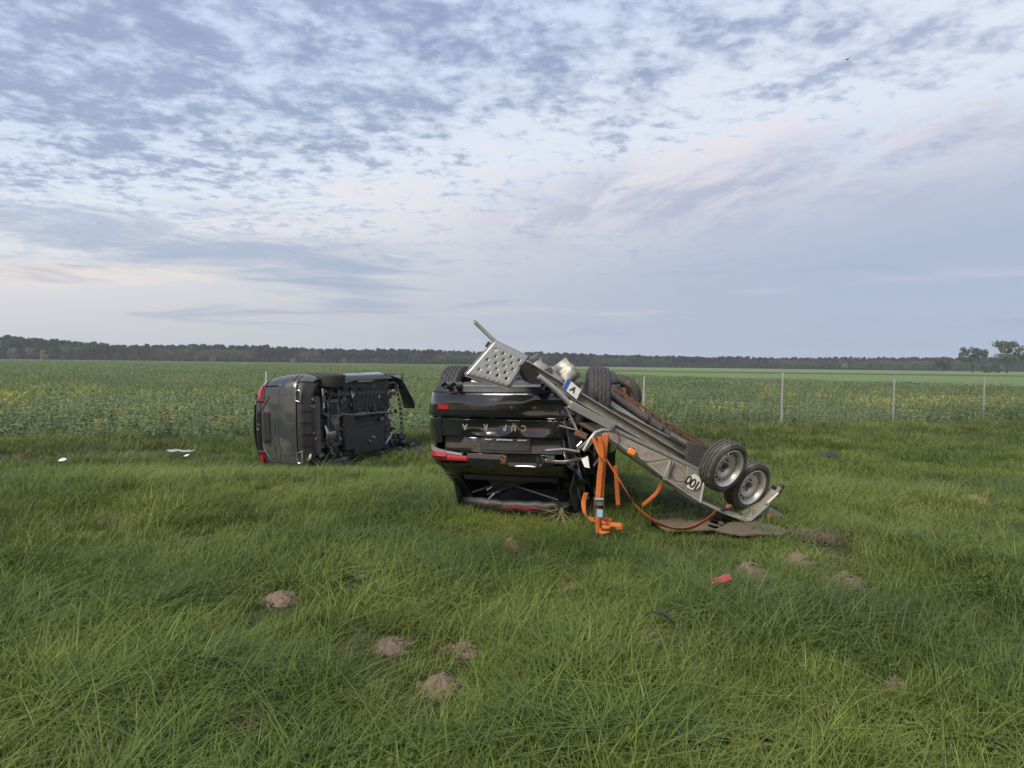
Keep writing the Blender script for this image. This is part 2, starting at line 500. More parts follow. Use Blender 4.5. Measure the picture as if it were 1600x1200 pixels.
for i in range(3):
    V, Fc, tn = blades(110, 0.26, 0.08, 0.22, 0.010, 960 + i, lean=0.8, segs=3, tint=(0, 1))
    far_meshes.append(tint_mesh("dry_weed_patch", V, Fc, tn, DRYW))
SEED = leafmat("seed_heads", [(0.0, (0.10, 0.085, 0.05)), (1.0, (0.26, 0.22, 0.14))], 0.3, 0.8, 0.5)
herbs = []
for i in range(3):      # clover and plantain leaves low in the sward
    r_ = random.Random(40 + i); V = []; Fc = []; tn = []
    for k in range(60):
        a = r_.uniform(0, 6.28); d = .15 * math.sqrt(r_.random()); z = r_.uniform(.03, .11); s_ = r_.uniform(.006, .012); tv = r_.uniform(0, .6)
        for q in range(3):
            b_ = a + q * 2.09; cx, cy = d * math.cos(a) + s_ * math.cos(b_), d * math.sin(a) + s_ * math.sin(b_); o = len(V)
            V += [(cx + s_ * math.cos(b_ + t_), cy + s_ * math.sin(b_ + t_), z + s_ * .6 * math.cos(t_)) for t_ in (0, 1.2, 2.4, 3.9, 5.1)]; Fc.append((o, o + 1, o + 2, o + 3, o + 4)); tn += [tv] * 5
    v2, f2, t2 = blades(22, 0.14, 0.06, 0.16, 0.007, 820 + i, lean=0.6, segs=4); o_ = len(V); V += v2; Fc += [tuple(j + o_ for j in f) for f in f2]; tn += t2
    herbs.append(tint_mesh("clover_patch", V, Fc, tn, GRASS))
for i in range(2):      # thatch and dead stalks
    V, Fc, tn = blades(60, 0.16, 0.03, 0.13, 0.006, 840 + i, lean=1.5, segs=3, curl=.3)
    herbs.append(tint_mesh("dead_thatch", V, Fc, tn, SEED))
C_NEAR = variants("near_grass", near_meshes + lush + herbs)
C_FAR = variants("far_grass", far_meshes)

# molehills and bare spots: x, y, radius, height
def gpt(px, py): 
    """where the line of sight through a spot meets the level ground"""
    v = fwd + right * ((px - 800) / F) + upv * ((600 - py) / F); t = -(CAM_H - 0.36) / v.z
    return (v.x * t, v.y * t)
HILLS = []
for px, py, w_, h_ in [(690, 1072, 66, .10), (610, 1008, 60, .07), (728, 1012, 56, .05), (440, 938, 60, .07), (1172, 893, 62, .15), (1246, 873, 40, .12),
                       (1323, 905, 52, .11), (800, 853, 36, .13), (1012, 998, 40, .09), (1400, 1054, 42, .08), (398, 1115, 50, .05), (566, 897, 44, .04),
                       (893, 912, 26, .03), (1525, 775, 44, .12), (1266, 834, 70, .07), (150, 1165, 40, .04)]:
    x_, y_ = gpt(px, py); HILLS.append((x_, y_, w_ / 2 / F * y_, h_))
def hill_gap(x, y):
    for hx, hy, hr, hh in HILLS:
        yy = y - hy + .05 * hy
        R_ = hr * (1.25 + .35 * noise.noise(Vector((x * 7, y * 7, 0)))) + .01
        d = math.hypot(x - hx, yy * R_ / (R_ + .055 * hy))
        if d < R_: return d / R_
    rx, ry = gpt(1130, 916)
    d = math.hypot(x - rx, (y - ry + .18) * .35)
    if d < .13: return d / .13
    return 9
# footprints where wrecks press the grass flat: centre, half length along, half width, angle
FOOT = [(0.55, 9.9, 2.0, 0.62, R(-16)), (-3.15, 15.3, 2.0, 0.72, R(-14))]
def in_foot(x, y):
    for cx, cy, hl, hw, a in FOOT:
        if hl == 0: continue
        dx_, dy_ = x - cx, y - cy
        ux, uy = -math.sin(a), math.cos(a)
        l = dx_ * ux + dy_ * uy; w = dx_ * uy - dy_ * ux
        if abs(l) < hl and abs(w) < hw: return True
    # board under the trailer
    if 1.25 < x < 2.55 and 7.12 < y < 7.75 and y > 7.15 + .0 * x: return True
    return False

pts, rots, scls, ids = [], [], [], []
pts2, rots2, scls2, ids2 = [], [], [], []
def lean_rot(x, y, s=1.0):
    a = 2.2 * fbm(x * 0.35, y * 0.35, 5, 2) * math.pi
    m_ = 0.17 * s * (0.6 + fbm(x * 0.9, y * 0.9, 8, 2))
    return (m_ * math.sin(a), m_ * math.cos(a))
y = 1.35
while y < 27:
    st = 0.105 if y < 6 else (0.13 if y < 11 else 0.19)
    half = 0.72 * y + (3.4 if y < 9 else 2.6)
    x = -half
    while x < half:
        xx = x + random.uniform(-st, st) * 0.7; yy = y + random.uniform(-st, st) * 0.7
        x += st
        if yy > EDGE(xx) + 0.6 + 0.8 * fbm(xx * .4, 1, 0, 2): continue
        if in_foot(xx, yy): continue
        hg = hill_gap(xx, yy)
        if hg < 0.8: continue
        patch = fbm(xx * 0.55, yy * 0.55, 2, 3)          # -1..1
        if patch < -0.30 and random.random() < 0.55: continue
        lr = lean_rot(xx, yy)
        near_wreck = max(0, 1 - math.hypot(xx - 0.8, yy - 10) / 3.2)
        s = (0.90 + 0.52 * patch) * random.choice((0.7, 0.85, 1.0, 1.1, 1.3))
        if hg < 1.0: s *= 0.6
        zs = s * random.uniform(0.85, 1.15) 
        if yy < 3.6: zs *= 0.8
        f1 = math.hypot((xx + .05) / 1.25, (yy - 7.15) / .75); f2 = math.hypot((xx + 3.2) / 2.0, (yy - 12.4) / 1.6); f3 = math.hypot((xx - 2.2) / 1.1, (yy - 6.9) / .6)
        ff = min(f1, f2, f3)
        if ff < 1.1: zs *= .50 + .45 * (ff / 1.1) ** 2
        p = (xx, yy, gz(xx, yy))
        if yy < 11.5:
            i_ = random.randrange(10)
            lu = fbm(xx * 0.9 + 7, yy * 0.9, 4, 2)
            if lu > 0.16 and random.random() < 0.6: i_ = 10 + random.randrange(4)
            hb = fbm(xx * 1.3 + 17, yy * 1.3, 9, 2)
            if hb > 0.30 and random.random() < 0.4: i_ = 14 + random.randrange(3)
            if hb < -0.30 and random.random() < 0.55 or random.random() < .02: i_ = 17 + random.randrange(2)
            pts.append(p); rots.append((lr[0], lr[1], random.uniform(-0.9, 0.9) + 1.5 * patch)); scls.append((s, s, zs)); ids.append(i_)
        else:
            pts2.append(p); rots2.append((lr[0], lr[1], random.uniform(0, 6.3))); scls2.append((s, s, zs * (1.3 if abs(yy - EDGE(xx)) < 1.2 else 1))); dw = yy > EDGE(xx) - 2.6 and fbm(xx * .5, yy * .8, 6, 2) > -.12; ids2.append(6 + random.randrange(3) if (dw and random.random() < .42) or random.random() < .03 else random.randrange(6))
    y += st
scatter("meadow_grass", pts, rots, scls, ids, C_NEAR, "long green meadow grass leaning in swirls over the whole foreground")
scatter("distant_meadow_grass", pts2, rots2, scls2, ids2, C_FAR, "green meadow grass between the wrecks and the crop field")
print("grass", len(pts), len(pts2))

# ------------------------------------------------------------------ rape crop
RAPE = leafmat("rape_leaf", [(0.0, (0.085, 0.130, 0.055)), (0.4, (0.130, 0.180, 0.080)), (0.75, (0.185, 0.235, 0.11)), (1.0, (0.24, 0.27, 0.15))], 0.25, 0.6, 0.12, fine=1.5)
BLOOM = mat("rape_blossom", (0.42, 0.40, 0.035), 0.8, var=0.25)
def rape_patch(seed, np_, rad, bloom, scale=1.0, leaf=0.07, leaves=11):
    r = np.random.default_rng(seed); V = []; Fc = []; tn = []; mi = []
    for i in range(np_):
        a = r.uniform(0, 6.28); d = rad * math.sqrt(r.uniform()); cx, cy = d * math.cos(a), d * math.sin(a)
        h = r.uniform(0.45, 0.75) * scale; tv = r.uniform(0, 1)
        o = len(V); w = 0.006
        lx, ly = r.normal(0, .07, 2)
        V += [(cx - w, cy, 0), (cx + w, cy, 0), (cx + lx, cy + ly, h)]; Fc.append((o, o + 1, o + 2)); tn += [tv] * 3; mi.append(0)
        for k in range(leaves):
            s = (k + 0.5) / leaves; zz = h * (0.15 + 0.8 * s); la = r.uniform(0, 6.28); ll = leaf * (1.9 - 1.2 * s) * r.uniform(.7, 1.3)
            ux, uy = math.cos(la), math.sin(la); el = r.uniform(-.5, .7); px_, py_ = cx + lx * s, cy + ly * s; hw = ll * 0.30
            o = len(V)
            V += [(px_, py_, zz), (px_ + ux * ll * .5 - uy * hw, py_ + uy * ll * .5 + ux * hw, zz + el * ll * .5),
                  (px_ + ux * ll, py_ + uy * ll, zz + el * ll * .7), (px_ + ux * ll * .5 + uy * hw, py_ + uy * ll * .5 - ux * hw, zz + el * ll * .5 + .01)]
            Fc.append((o, o + 1, o + 2, o + 3)); tn += [min(1, max(0, tv * .6 + r.uniform(0, .5)))] * 4; mi.append(0)
        if r.uniform() < bloom:
            for k in range(9):
                fx, fy, fz = cx + lx + r.normal(0, .025), cy + ly + r.normal(0, .025), h + r.uniform(-.05, .06); q = 0.013
                o = len(V); b_ = r.uniform(0, 3)
                V += [(fx + q * math.cos(b_), fy + q * math.sin(b_), fz), (fx + q * math.cos(b_ + 2.1), fy + q * math.sin(b_ + 2.1), fz + .01), (fx + q * math.cos(b_ + 4.2), fy + q * math.sin(b_ + 4.2), fz + .012), ]
                Fc.append((o, o + 1, o + 2)); tn += [1] * 3; mi.append(1)
    me = tint_mesh("rape_plants", V, Fc, tn, RAPE); me.materials.append(BLOOM)
    me.polygons.foreach_set('material_index', mi)
    return me
C_RAPE = variants("rape_near", [rape_patch(20 + i, 7, 0.34, 0.0) for i in range(4)] + [rape_patch(40 + i, 7, 0.34, 0.75) for i in range(2)])
C_RAPE_F = variants("rape_far", [rape_patch(60 + i, 30, 1.1, 0.0, 1.0, .16, 7) for i in range(4)] + [rape_patch(80 + i, 30, 1.1, 0.25, 1.0, .16, 7) for i in range(2)])
pts, rots, scls, ids = [], [], [], []
y = 15.0
def bloom_at(x, y):
    v = fbm(x * 0.16 + 3, y * 0.10, 1, 3)
    z_ = math.exp(-((y - 26.5) / 7.5) ** 2)
    return max(0.0, (v * 1.7 + 0.17) * z_ + 0.03)
def bare(x, y):
    # wheel ruts that curve through the crop on the left
    c = 33 + 5.5 * math.sin((x + 26) * 0.16)
    return (-22 < x < -4 and abs(y - c) < 0.75 and fbm(x * .5, y * .5, 3, 2) > -0.12)
while y < 62:
    st = 0.42 if y < 32 else 0.55
    half = 0.70 * y + 3; x = -half
    while x < half:
        xx = x + random.uniform(-st, st) * .6; yy = y + random.uniform(-st, st) * .6; x += st
        if yy < EDGE(xx) + 0.7 or yy > far_edge(xx) - 0.5 or bare(xx, yy): continue
        s = random.uniform(0.8, 1.15) * (0.6 + 0.4 * min(1, (yy - EDGE(xx)) / 3)) * (1 + 0.18 * fbm(xx * .3, yy * .3, 0, 2))
        pts.append((xx, yy, gz(xx, yy))); rots.append((0, 0, random.uniform(0, 6.28))); scls.append((s * 1.15, s * 1.15, s))
        ids.append(4 + random.randrange(2) if random.random() < bloom_at(xx, yy) * 2.0 else random.randrange(4))
    y += st
scatter("rape_crop", pts, rots, scls, ids, C_RAPE, "rapeseed crop with scattered yellow blossom behind the wire fence")
n1_ = len(pts)
pts, rots, scls, ids = [], [], [], []
y = 61.0
while y < 620:
    st = 1.25 if y < 120 else (2.0 if y < 260 else 3.4)
    half = 0.70 * y + 3; x = -half
    while x < min(half, 50):
        xx = x + random.uniform(-st, st) * .5; yy = y + random.uniform(-st, st) * .5; x += st
        if yy > far_edge(xx) - 1: continue
        s = random.uniform(0.85, 1.1); q = st / 1.25
        pts.append((xx, yy, gz(xx, yy))); rots.append((0, 0, random.uniform(0, 6.28))); scls.append((s * q, s * q, s)); ids.append(random.randrange(6) if random.random() < .3 else random.randrange(4))
    y += st * (1 if y < 260 else 1.6)
scatter("distant_rape_crop", pts, rots, scls, ids, C_RAPE_F, "grey green rapeseed crop running on towards the far wood")
print("rape", n1_, len(pts))

# ------------------------------------------------------------------ far wood
PINE = leafmat("pine_needles", [(0.0, (0.010, 0.018, 0.012)), (0.5, (0.020, 0.032, 0.020)), (1.0, (0.040, 0.055, 0.032))], 0.15, 0.7, 0.02, fine=0.2)
BROAD = leafmat("broadleaf_spring", [(0.0, (0.032, 0.048, 0.022)), (0.5, (0.060, 0.085, 0.036)), (1.0, (0.115, 0.14, 0.065))], 0.3, 0.7, 0.03, fine=0.3)
PALE = leafmat("pale_blossom_leaves", [(0.0, (0.09, 0.11, 0.06)), (0.5, (0.15, 0.17, 0.10)), (1.0, (0.22, 0.23, 0.15))], 0.3, 0.7, 0.03, fine=0.3)
BARK = mat("bark", (0.055, 0.045, 0.036), 0.95, var=0.4, scale=3)
def crown_mesh(name, seed, h, rad, z0, n, q, m, kind='pine', lobes=None, trunk=True):
    r = np.random.default_rng(seed); V = []; Fc = []; tn = []; mi = []
    if trunk:
        for k in range(5):
            a = 2 * math.pi * k / 5; V += [(0.018 * h * math.cos(a), 0.018 * h * math.sin(a), 0), (0.006 * h * math.cos(a), 0.006 * h * math.sin(a), h * .9)]
        Fc += [(2 * k, 2 * ((k + 1) % 5), 2 * ((k + 1) % 5) + 1, 2 * k + 1) for k in range(5)]; tn += [0] * 10; mi += [1] * 5
    lobes = lobes or [(r.normal(0, rad * .45), r.normal(0, rad * .45), r.uniform(z0 + (h - z0) * .2, h - rad * .35), rad * r.uniform(.35, .7)) for _ in range(9)]
    for i in range(n):
        lx, ly, lz, lr = lobes[r.integers(len(lobes))]
        d = r.normal(0, 1, 3); d /= np.linalg.norm(d); rr = lr * r.uniform(.55, 1.05)
        x, y, z = lx + d[0] * rr, ly + d[1] * rr, lz + d[2] * rr * (.7 if kind == 'pine' else .8)
        z = min(max(z, z0 * .8), h)
        a = r.normal(0, 1, 3); a /= np.linalg.norm(a); b = np.cross(a, r.normal(0, 1, 3)); b /= np.linalg.norm(b); s = q * r.uniform(.5, 1.3)
        o = len(V); p = np.array([x, y, z])
        V += [tuple(p + a * s), tuple(p - a * s * .5 + b * s * .8), tuple(p - a * s * .5 - b * s * .8)]
        Fc.append((o, o + 1, o + 2)); tn += [r.uniform(0, 1)] * 3; mi.append(0)
    me = tint_mesh(name, V, Fc, tn, m); me.materials.append(BARK); me.polygons.foreach_set('material_index', mi)
    return me
C_WOOD = variants("wood_trees", [crown_mesh("pine", 10 + i, 15, 2.6, 5, 260, .75, PINE) for i in range(6)] +
                  [crown_mesh("broadleaf", 30 + i, 11, 4.2, 1.5, 420, .7, BROAD, 'b') for i in range(4)])
pts, rots, scls, ids = [], [], [], []
# edge of the wood as seen from the meadow: bearing (x/y), distance
WOODE = [(-1.0, 600, 1.25), (-.667, 600, 1.22), (-.583, 610, 1.08), (-.50, 640, .86), (-.417, 650, .98), (-.333, 650, .96), (-.25, 650, .84), (-.083, 650, .84), (.083, 660, .74), (.25, 680, .66), (.417, 700, .74), (.54, 700, .80), (.7, 700, .85), (1.1, 700, .9)]
def wood_dist(b, k=1):
    for p0, p1 in zip(WOODE, WOODE[1:]):
        if p0[0] <= b <= p1[0]:
            f_ = (b - p0[0]) / (p1[0] - p0[0]); return p0[k] + (p1[k] - p0[k]) * f_
    return WOODE[-1][k]
b = -1.0
while b < 1.05:
    D = wood_dist(b)
    for row in range(7):
        dd = D + row * 6 + random.uniform(-3, 3); bb = b + random.uniform(-.002, .002)
        s = random.uniform(.85, 1.12) * wood_dist(b, 2)
        hs = 1.0 + 0.10 * fbm(b * 12, 0, 0, 3)
        broad = (row < 2 and fbm(b * 9, 4, 2, 2) > 0.02) or (b > .30 and row < 3 and random.random() < .6)
        if row == 0 and not broad: dd -= 2
        pts.append((bb * dd, dd, 0)); rots.append((0, 0, random.uniform(0, 6.28))); scls.append((s, s, s * hs)); ids.append(6 + random.randrange(4) if broad else random.randrange(6))
    b += 3.0 / D
scatter("far_wood", pts, rots, scls, ids, C_WOOD, "dark pine wood along the horizon")
print("wood", len(pts))
# closed sheet behind the trees, standing in for the wood's dark inside
mb = MB(); rw = [[], [], []]
b = -1.02
while b < 1.06:
    D = wood_dist(max(-1, min(1.05, b))) + 22
    HS = wood_dist(max(-1, min(1.05, b)), 2)
    for j, (zz, of) in enumerate(((-.2, 0), (6.5 * HS, 1), ((11.0 + 1.0 * noise.noise(Vector((b * 90, 0, 0)))) * HS, 9))): rw[j].append((b * (D + of), D + of, zz))
    b += .004
mb.sheet(rw); tag(mb.build("wood_depth", PINE, smooth=180), "sheet standing in for the dark inside of the pine wood along the horizon", kind='stuff')

# single trees and pale bushes one can tell apart
def limb_tree(name, label, cat, loc, h, seed, m, crown_n, q, z0f=.3, spread=.33, group=None, lobes_n=16, sparse=1.0):
    r = random.Random(seed); root = empty(name, loc); tag(root, label, cat, group)
    mb = MB(); lobes = []
    mb.tube([(0, 0, -.3), (0.01 * h, 0, h * .18), (0, .01 * h, h * .36), (0.01 * h, 0, h * .62)], [h * .032, h * .024, h * .018, h * .008], 7)
    for k in range(lobes_n):
        a = k * 2.4 + r.uniform(-.3, .3); t = r.uniform(.0, 1); z = h * (z0f + .08 + (1 - z0f - .2) * t)
        rad = h * spread * math.sqrt(max(.08, 1 - (t - .35) ** 2 * 1.6)) * r.uniform(.35, 1)
        e_ = (rad * math.cos(a), rad * math.sin(a), z)
        s0 = h * min(.6, .2 + .4 * t)
        mb.tube([(0, 0, s0), (e_[0] * .5, e_[1] * .5, (s0 + z) / 2 + h * .02), e_], [h * .010, h * .006, h * .002], 5)
        lobes.append((e_[0], e_[1], z, h * r.uniform(.07, .15) * sparse))
    mb.build("trunk", BARK, root)
    link("crown", crown_mesh("crown", seed, h, h * spread, h * z0f, crown_n, q, m, 'b', lobes, trunk=False), None, root)
    return root
def at_far(px, d): return ((px - 800) / F * d, d, 0)
limb_tree("oak_tree", "tall open crowned tree at the far right edge, beyond the fields", "tree", at_far(1573, 420), 18.5, 5, BROAD, 2400, .58, .28, .46, None, 26)
limb_tree("oak_tree", "spreading tree standing left of the tallest far tree, with thin open crown", "tree", at_far(1519, 440), 15.5, 6, BROAD, 1900, .58, .32, .50, None, 22)
limb_tree("round_tree", "low dense round tree left of the two tall far trees", "tree", at_far(1472, 470), 9.6, 8, BROAD, 1600, .5, .1, .55, None, 18, 1.5)
limb_tree("round_tree", "wide low tree filling the gap under the two tall far trees", "tree", at_far(1548, 455), 6.6, 9, BROAD, 1500, .5, .05, .9, None, 18, 1.6)
far_pale = [(20, 560, 9, "leftmost pale tree before the wood's edge"), (46, 555, 10, "pale grey green tree close to the left picture edge, before the pines"), (68, 560, 8, "creamy flowering small tree beside the pale trees at far left"),
            (182, 690, 9, "green rounded tree left of the clearing's end at the wood's foot"), (212, 690, 10, "green tree in front of the pines above the rapeseed at left"),
            (306, 720, 6, "small pale bush at the foot of the pines, left of the twin bushes"), (332, 720, 7, "bright pale green bush at the foot of the pines"), (458, 800, 6, "small pale bush at the wood's foot above the side lying car"),
            (538, 850, 6, "pale round bush above the underside of the left car"), (1320, 1050, 9, "pale green tree at the wood's edge right of the fence centre"), (1420, 1000, 10, "green tree at the wood's edge left of the round tree"), (1385, 1000, 8, "low green tree at the wood's edge above the third fence post")]
for i, (px, d, h, lb) in enumerate(far_pale):
    limb_tree("edge_tree", lb, "tree", at_far(px, wood_dist((px - 800) / F) - 9), h * wood_dist((px - 800) / F) / d * 1.0, 50 + i, PALE if "pale" in lb or "cream" in lb else BROAD, 420, .6, .08, .42, None, 12, 1.5)

# ------------------------------------------------------------------ wire game fence
GALV = mat("galvanised_steel", (0.42, 0.43, 0.43), 0.5, 0.6, var=0.2, scale=14, dirt=0.15)
WIRE = mat("fence_wire", (0.20, 0.21, 0.20), 0.55, 0.5)
posts = [(415, 24.5, 1.60), (1005, 22.6, 1.55), (1221, 22.6, 1.62), (1395.5, 25.6, 1.62), (1536.5, 27.8, 1.62), (1700, 30.2, 1.62), (1880, 33.5, 1.62)]
where = ["left post just behind the roof of the side lying car", "post rising right behind the axle of the upturned car", "tallest looking post of the right fence, nearest one right of the trailer wheels",
         "post in the middle of the right fence, second from the right edge", "rightmost visible fence post before the rapeseed", None, None]
fence = empty("wire_fence", (W(1221, 674, 22.6).x, 22.6, 0)); tag(fence, "knotted wire game fence running to the right in front of the rapeseed", "fence")
pp = []
for i, (px, d, h) in enumerate(posts):
    x_, y_ = W(px, 640, d).x, d
    if i in (1,): pass
    z_ = gz(x_, y_)
    pp.append(Vector((x_, y_, z_)))
    mb = MB(); mb.beam((0, 0, -.3), (0.012, 0, h), .05, .05, up=(0, 1, 0), prof=[(-.021, -.017), (.021, -.017), (.021, .017), (.016, .017), (.016, -.012), (-.016, -.012), (-.016, .017), (-.021, .017)])
    # the slotted top
    if i == 0:
        p_ = tag(mb.build("fence_post", GALV, loc=(x_, y_, z_)), "lone galvanised fence post standing behind the side lying car", "post")
    else:
        o = mb.build("fence_post", GALV, fence); o.location = Vector((x_, y_, z_)) - fence.location
mb = MB()
for a, b2 in zip(pp[1:], pp[2:]):
    for k in range(14):
        zz = 0.04 + 1.42 * (k / 13) ** 1.25
        mb.tube([a + Vector((0, -.03, zz)), (a + b2) / 2 + Vector((0, -.03, zz - .012)), b2 + Vector((0, -.03, zz))], .0026, 3, caps=False)
    n_ = int((b2 - a).length / .16)
    for k in range(n_):
        p = a.lerp(b2, (k + .5) / n_); mb.tube([p + Vector((0, -.032, .03)), p + Vector((0, -.032, 1.46))], .0022, 3, caps=False)
wm = mb.build("wire_mesh", WIRE, fence, origin=fence.location); wm['kind'] = 'stuff'

# ------------------------------------------------------------------ haze
HAZE = bpy.data.materials.new("haze_air"); HAZE.use_nodes = True
t = NT(HAZE.node_tree); t.n.clear()
pv = t.node('ShaderNodeVolumePrincipled', {'Color': (0.80, 0.88, 1.0), 'Density': 0.00022, 'Anisotropy': 0.0})
t.node('ShaderNodeOutputMaterial', {'Volume': pv.outputs[0]})
mb = MB(); mb.box((0, 600, 11.5), (3200, 1500, 25.0))
hz = tag(mb.build("haze", HAZE, smooth=None), "thin evening haze over the fields", kind='stuff')
hz.visible_shadow = True
# ------------------------------------------------------------------ car materials
BLACK = mat("black_paint", (0.008, 0.009, 0.012), 0.16, coat=1.0, var=0.3, scale=3, dirt=0.08, dirt_col=(0.045, 0.038, 0.03), rvar=0.05)
GREY = mat("graphite_paint", (0.052, 0.061, 0.068), 0.28, metal=0.45, coat=0.7, var=0.12, scale=3, dirt=0.42, dirt_col=(0.12, 0.105, 0.08), rvar=0.06)
PLAST = mat("dark_plastic", (0.016, 0.016, 0.018), 0.55, var=0.3, scale=9, dirt=0.25, dirt_col=(0.055, 0.048, 0.037), bump=0.25, bscale=60)
UNDER = mat("underbody_coat", (0.018, 0.018, 0.019), 0.7, var=0.5, scale=7, dirt=0.45, dirt_col=(0.050, 0.043, 0.034), bump=0.5, bscale=30)
STEELD = mat("dull_steel", (0.13, 0.125, 0.12), 0.42, 0.8, var=0.5, scale=12, dirt=0.40, dirt_col=(0.11, 0.08, 0.055))
STEELB = mat("bare_steel", (0.50, 0.49, 0.47), 0.33, 0.9, var=0.2, scale=12, dirt=0.25)
RUST = mat("rusty_steel", (0.13, 0.065, 0.040), 0.85, 0.2, var=0.45, scale=15, dirt=0.3)
RUBBER = mat("tyre_rubber", (0.030, 0.030, 0.032), 0.78, var=0.3, scale=9, dirt=0.35, dirt_col=(0.085, 0.078, 0.066), bump=0.15, bscale=80)
RUBMUD = mat("muddy_rubber", (0.045, 0.043, 0.041), 0.88, var=0.3, scale=9, dirt=0.45, dirt_col=(0.15, 0.125, 0.095), bump=0.5, bscale=45)
GLASS = mat("tinted_glass", (0.006, 0.007, 0.008), 0.06, coat=0.6, var=0.1, dirt=0.2, dirt_col=(0.05, 0.05, 0.045))
INSIDE = mat("cabin_lining", (0.012, 0.012, 0.013), 0.9, var=0.4, scale=5)
REDLENS = mat("red_lens", (0.30, 0.016, 0.032), 0.12, coat=0.8, var=0.2, scale=30)
REDDARK = mat("dark_red_lens", (0.065, 0.004, 0.008), 0.12, coat=0.8, var=0.3, scale=20)
CLEARL = mat("clear_lens", (0.42, 0.42, 0.46), 0.15, coat=0.8, var=0.4, scale=30)
CLEARG = mat("smoked_clear_lens", (0.20, 0.19, 0.22), 0.15, coat=0.8, var=0.5, scale=30)
CHROME = mat("chrome_trim", (0.62, 0.62, 0.63), 0.16, 0.95, var=0.1, dirt=0.15)
COPPER = mat("copper_badge", (0.40, 0.24, 0.17), 0.3, 0.85, var=0.2)
PRINT = mat("pale_print", (0.62, 0.62, 0.60), 0.6, var=0.15)
ORANGE = mat("orange_webbing", (0.44, 0.115, 0.020), 0.72, var=0.38, scale=25, dirt=0.25, dirt_col=(0.22, 0.09, 0.035), bump=0.4, bscale=180)
WHITEP = mat("white_plastic", (0.68, 0.68, 0.66), 0.5, var=0.12)
BLUEP = mat("blue_foil", (0.03, 0.10, 0.42), 0.4, var=0.15)
LBLUE = mat("light_blue_label", (0.22, 0.42, 0.60), 0.5, var=0.2, scale=30)
STRAW = mat("dry_straw", (0.20, 0.16, 0.075), 0.9, var=0.4, scale=20)

# ------------------------------------------------------------------ wheels
def tyre_mb(r, w, rim_r, n=96, grooves=4, mb=None, lug=0.006):
    mb = mb or MB(); prof = []
    prof += [(-w * .36, rim_r), (-w * .46, rim_r + .012), (-w * .52, rim_r + (r - rim_r) * .45), (-w * .50, r - .035), (-w * .445, r - .012)]
    tread0 = len(prof)
    tw = w * .84
    for g in range(grooves + 1):
        a0 = -tw / 2 + tw * g / (grooves + 1); a1 = -tw / 2 + tw * (g + 1) / (grooves + 1)
        gw = .0045
        cr = lambda a: r - .006 * (2 * a / tw) ** 2
        prof += [(a0 + (gw if g else 0), cr(a0)), ((a0 + a1) / 2, cr((a0 + a1) / 2)), (a1 - (gw if g < grooves else 0), cr(a1))]
        if g < grooves: prof += [(a1 - gw, r - .012), (a1 + gw, r - .012)]
    tread1 = len(prof)
    prof += [(w * .445, r - .012), (w * .50, r - .035), (w * .52, rim_r + (r - rim_r) * .45), (w * .46, rim_r + .012), (w * .36, rim_r)]
    def rf(j, k, rr):
        if tread0 - 1 <= j <= tread1:
            side = (j - tread0) % 5
            ph = (k + (j - tread0) // 5 * 2) % 4
            if ph == 0: return rr - lug
        return rr
    mb.lathe(prof, n, 'x', rf); return mb

def car_wheel(parent, loc, r=.345, w=.235, rot=(0, 0, 0), rimmat=None, face=1, name="wheel", tyremat=None):
    e_ = empty(name, loc, rot); e_.parent = parent; e_.scale = (1, 1 / parent.scale.y, 1 / parent.scale.z)
    tyre_mb(r, w, r * .66).build("tyre", tyremat or RUBBER, e_, smooth=28)
    rr = r * .665; mb = MB()
    f_ = face
    mb.lathe([(f_ * w * .40, rr), (f_ * w * .38, rr * .97), (f_ * w * .25, rr * .93), (0, rr * .86), (-f_ * w * .3, rr * .90), (-f_ * w * .40, rr)], 40)
    mb.lathe([(f_ * w * .30, .035), (f_ * w * .33, .03), (f_ * w * .33, .001)], 16)
    for k in range(5):      # twin spokes
        for dk in (-.16, .16):
            a = 2 * math.pi * k / 5 + dk; a2 = 2 * math.pi * k / 5 + dk * .6
            p0 = Vector((f_ * w * .28, .05 * math.cos(a2), .05 * math.sin(a2))); p1 = Vector((f_ * w * .33, rr * .93 * math.cos(a), rr * .93 * math.sin(a)))
            mb.beam(p0, p1, .03, .022, up=(1, 0, 0))
    mb.build("rim", rimmat or STEELD, e_)
    mb = MB(); mb.lathe([(-f_ * .03, .02), (-f_ * .03, .14), (-f_ * .05, .145), (-f_ * .05, .05)], 28)
    mb.build("brake_disc", STEELD, e_)
    return e_

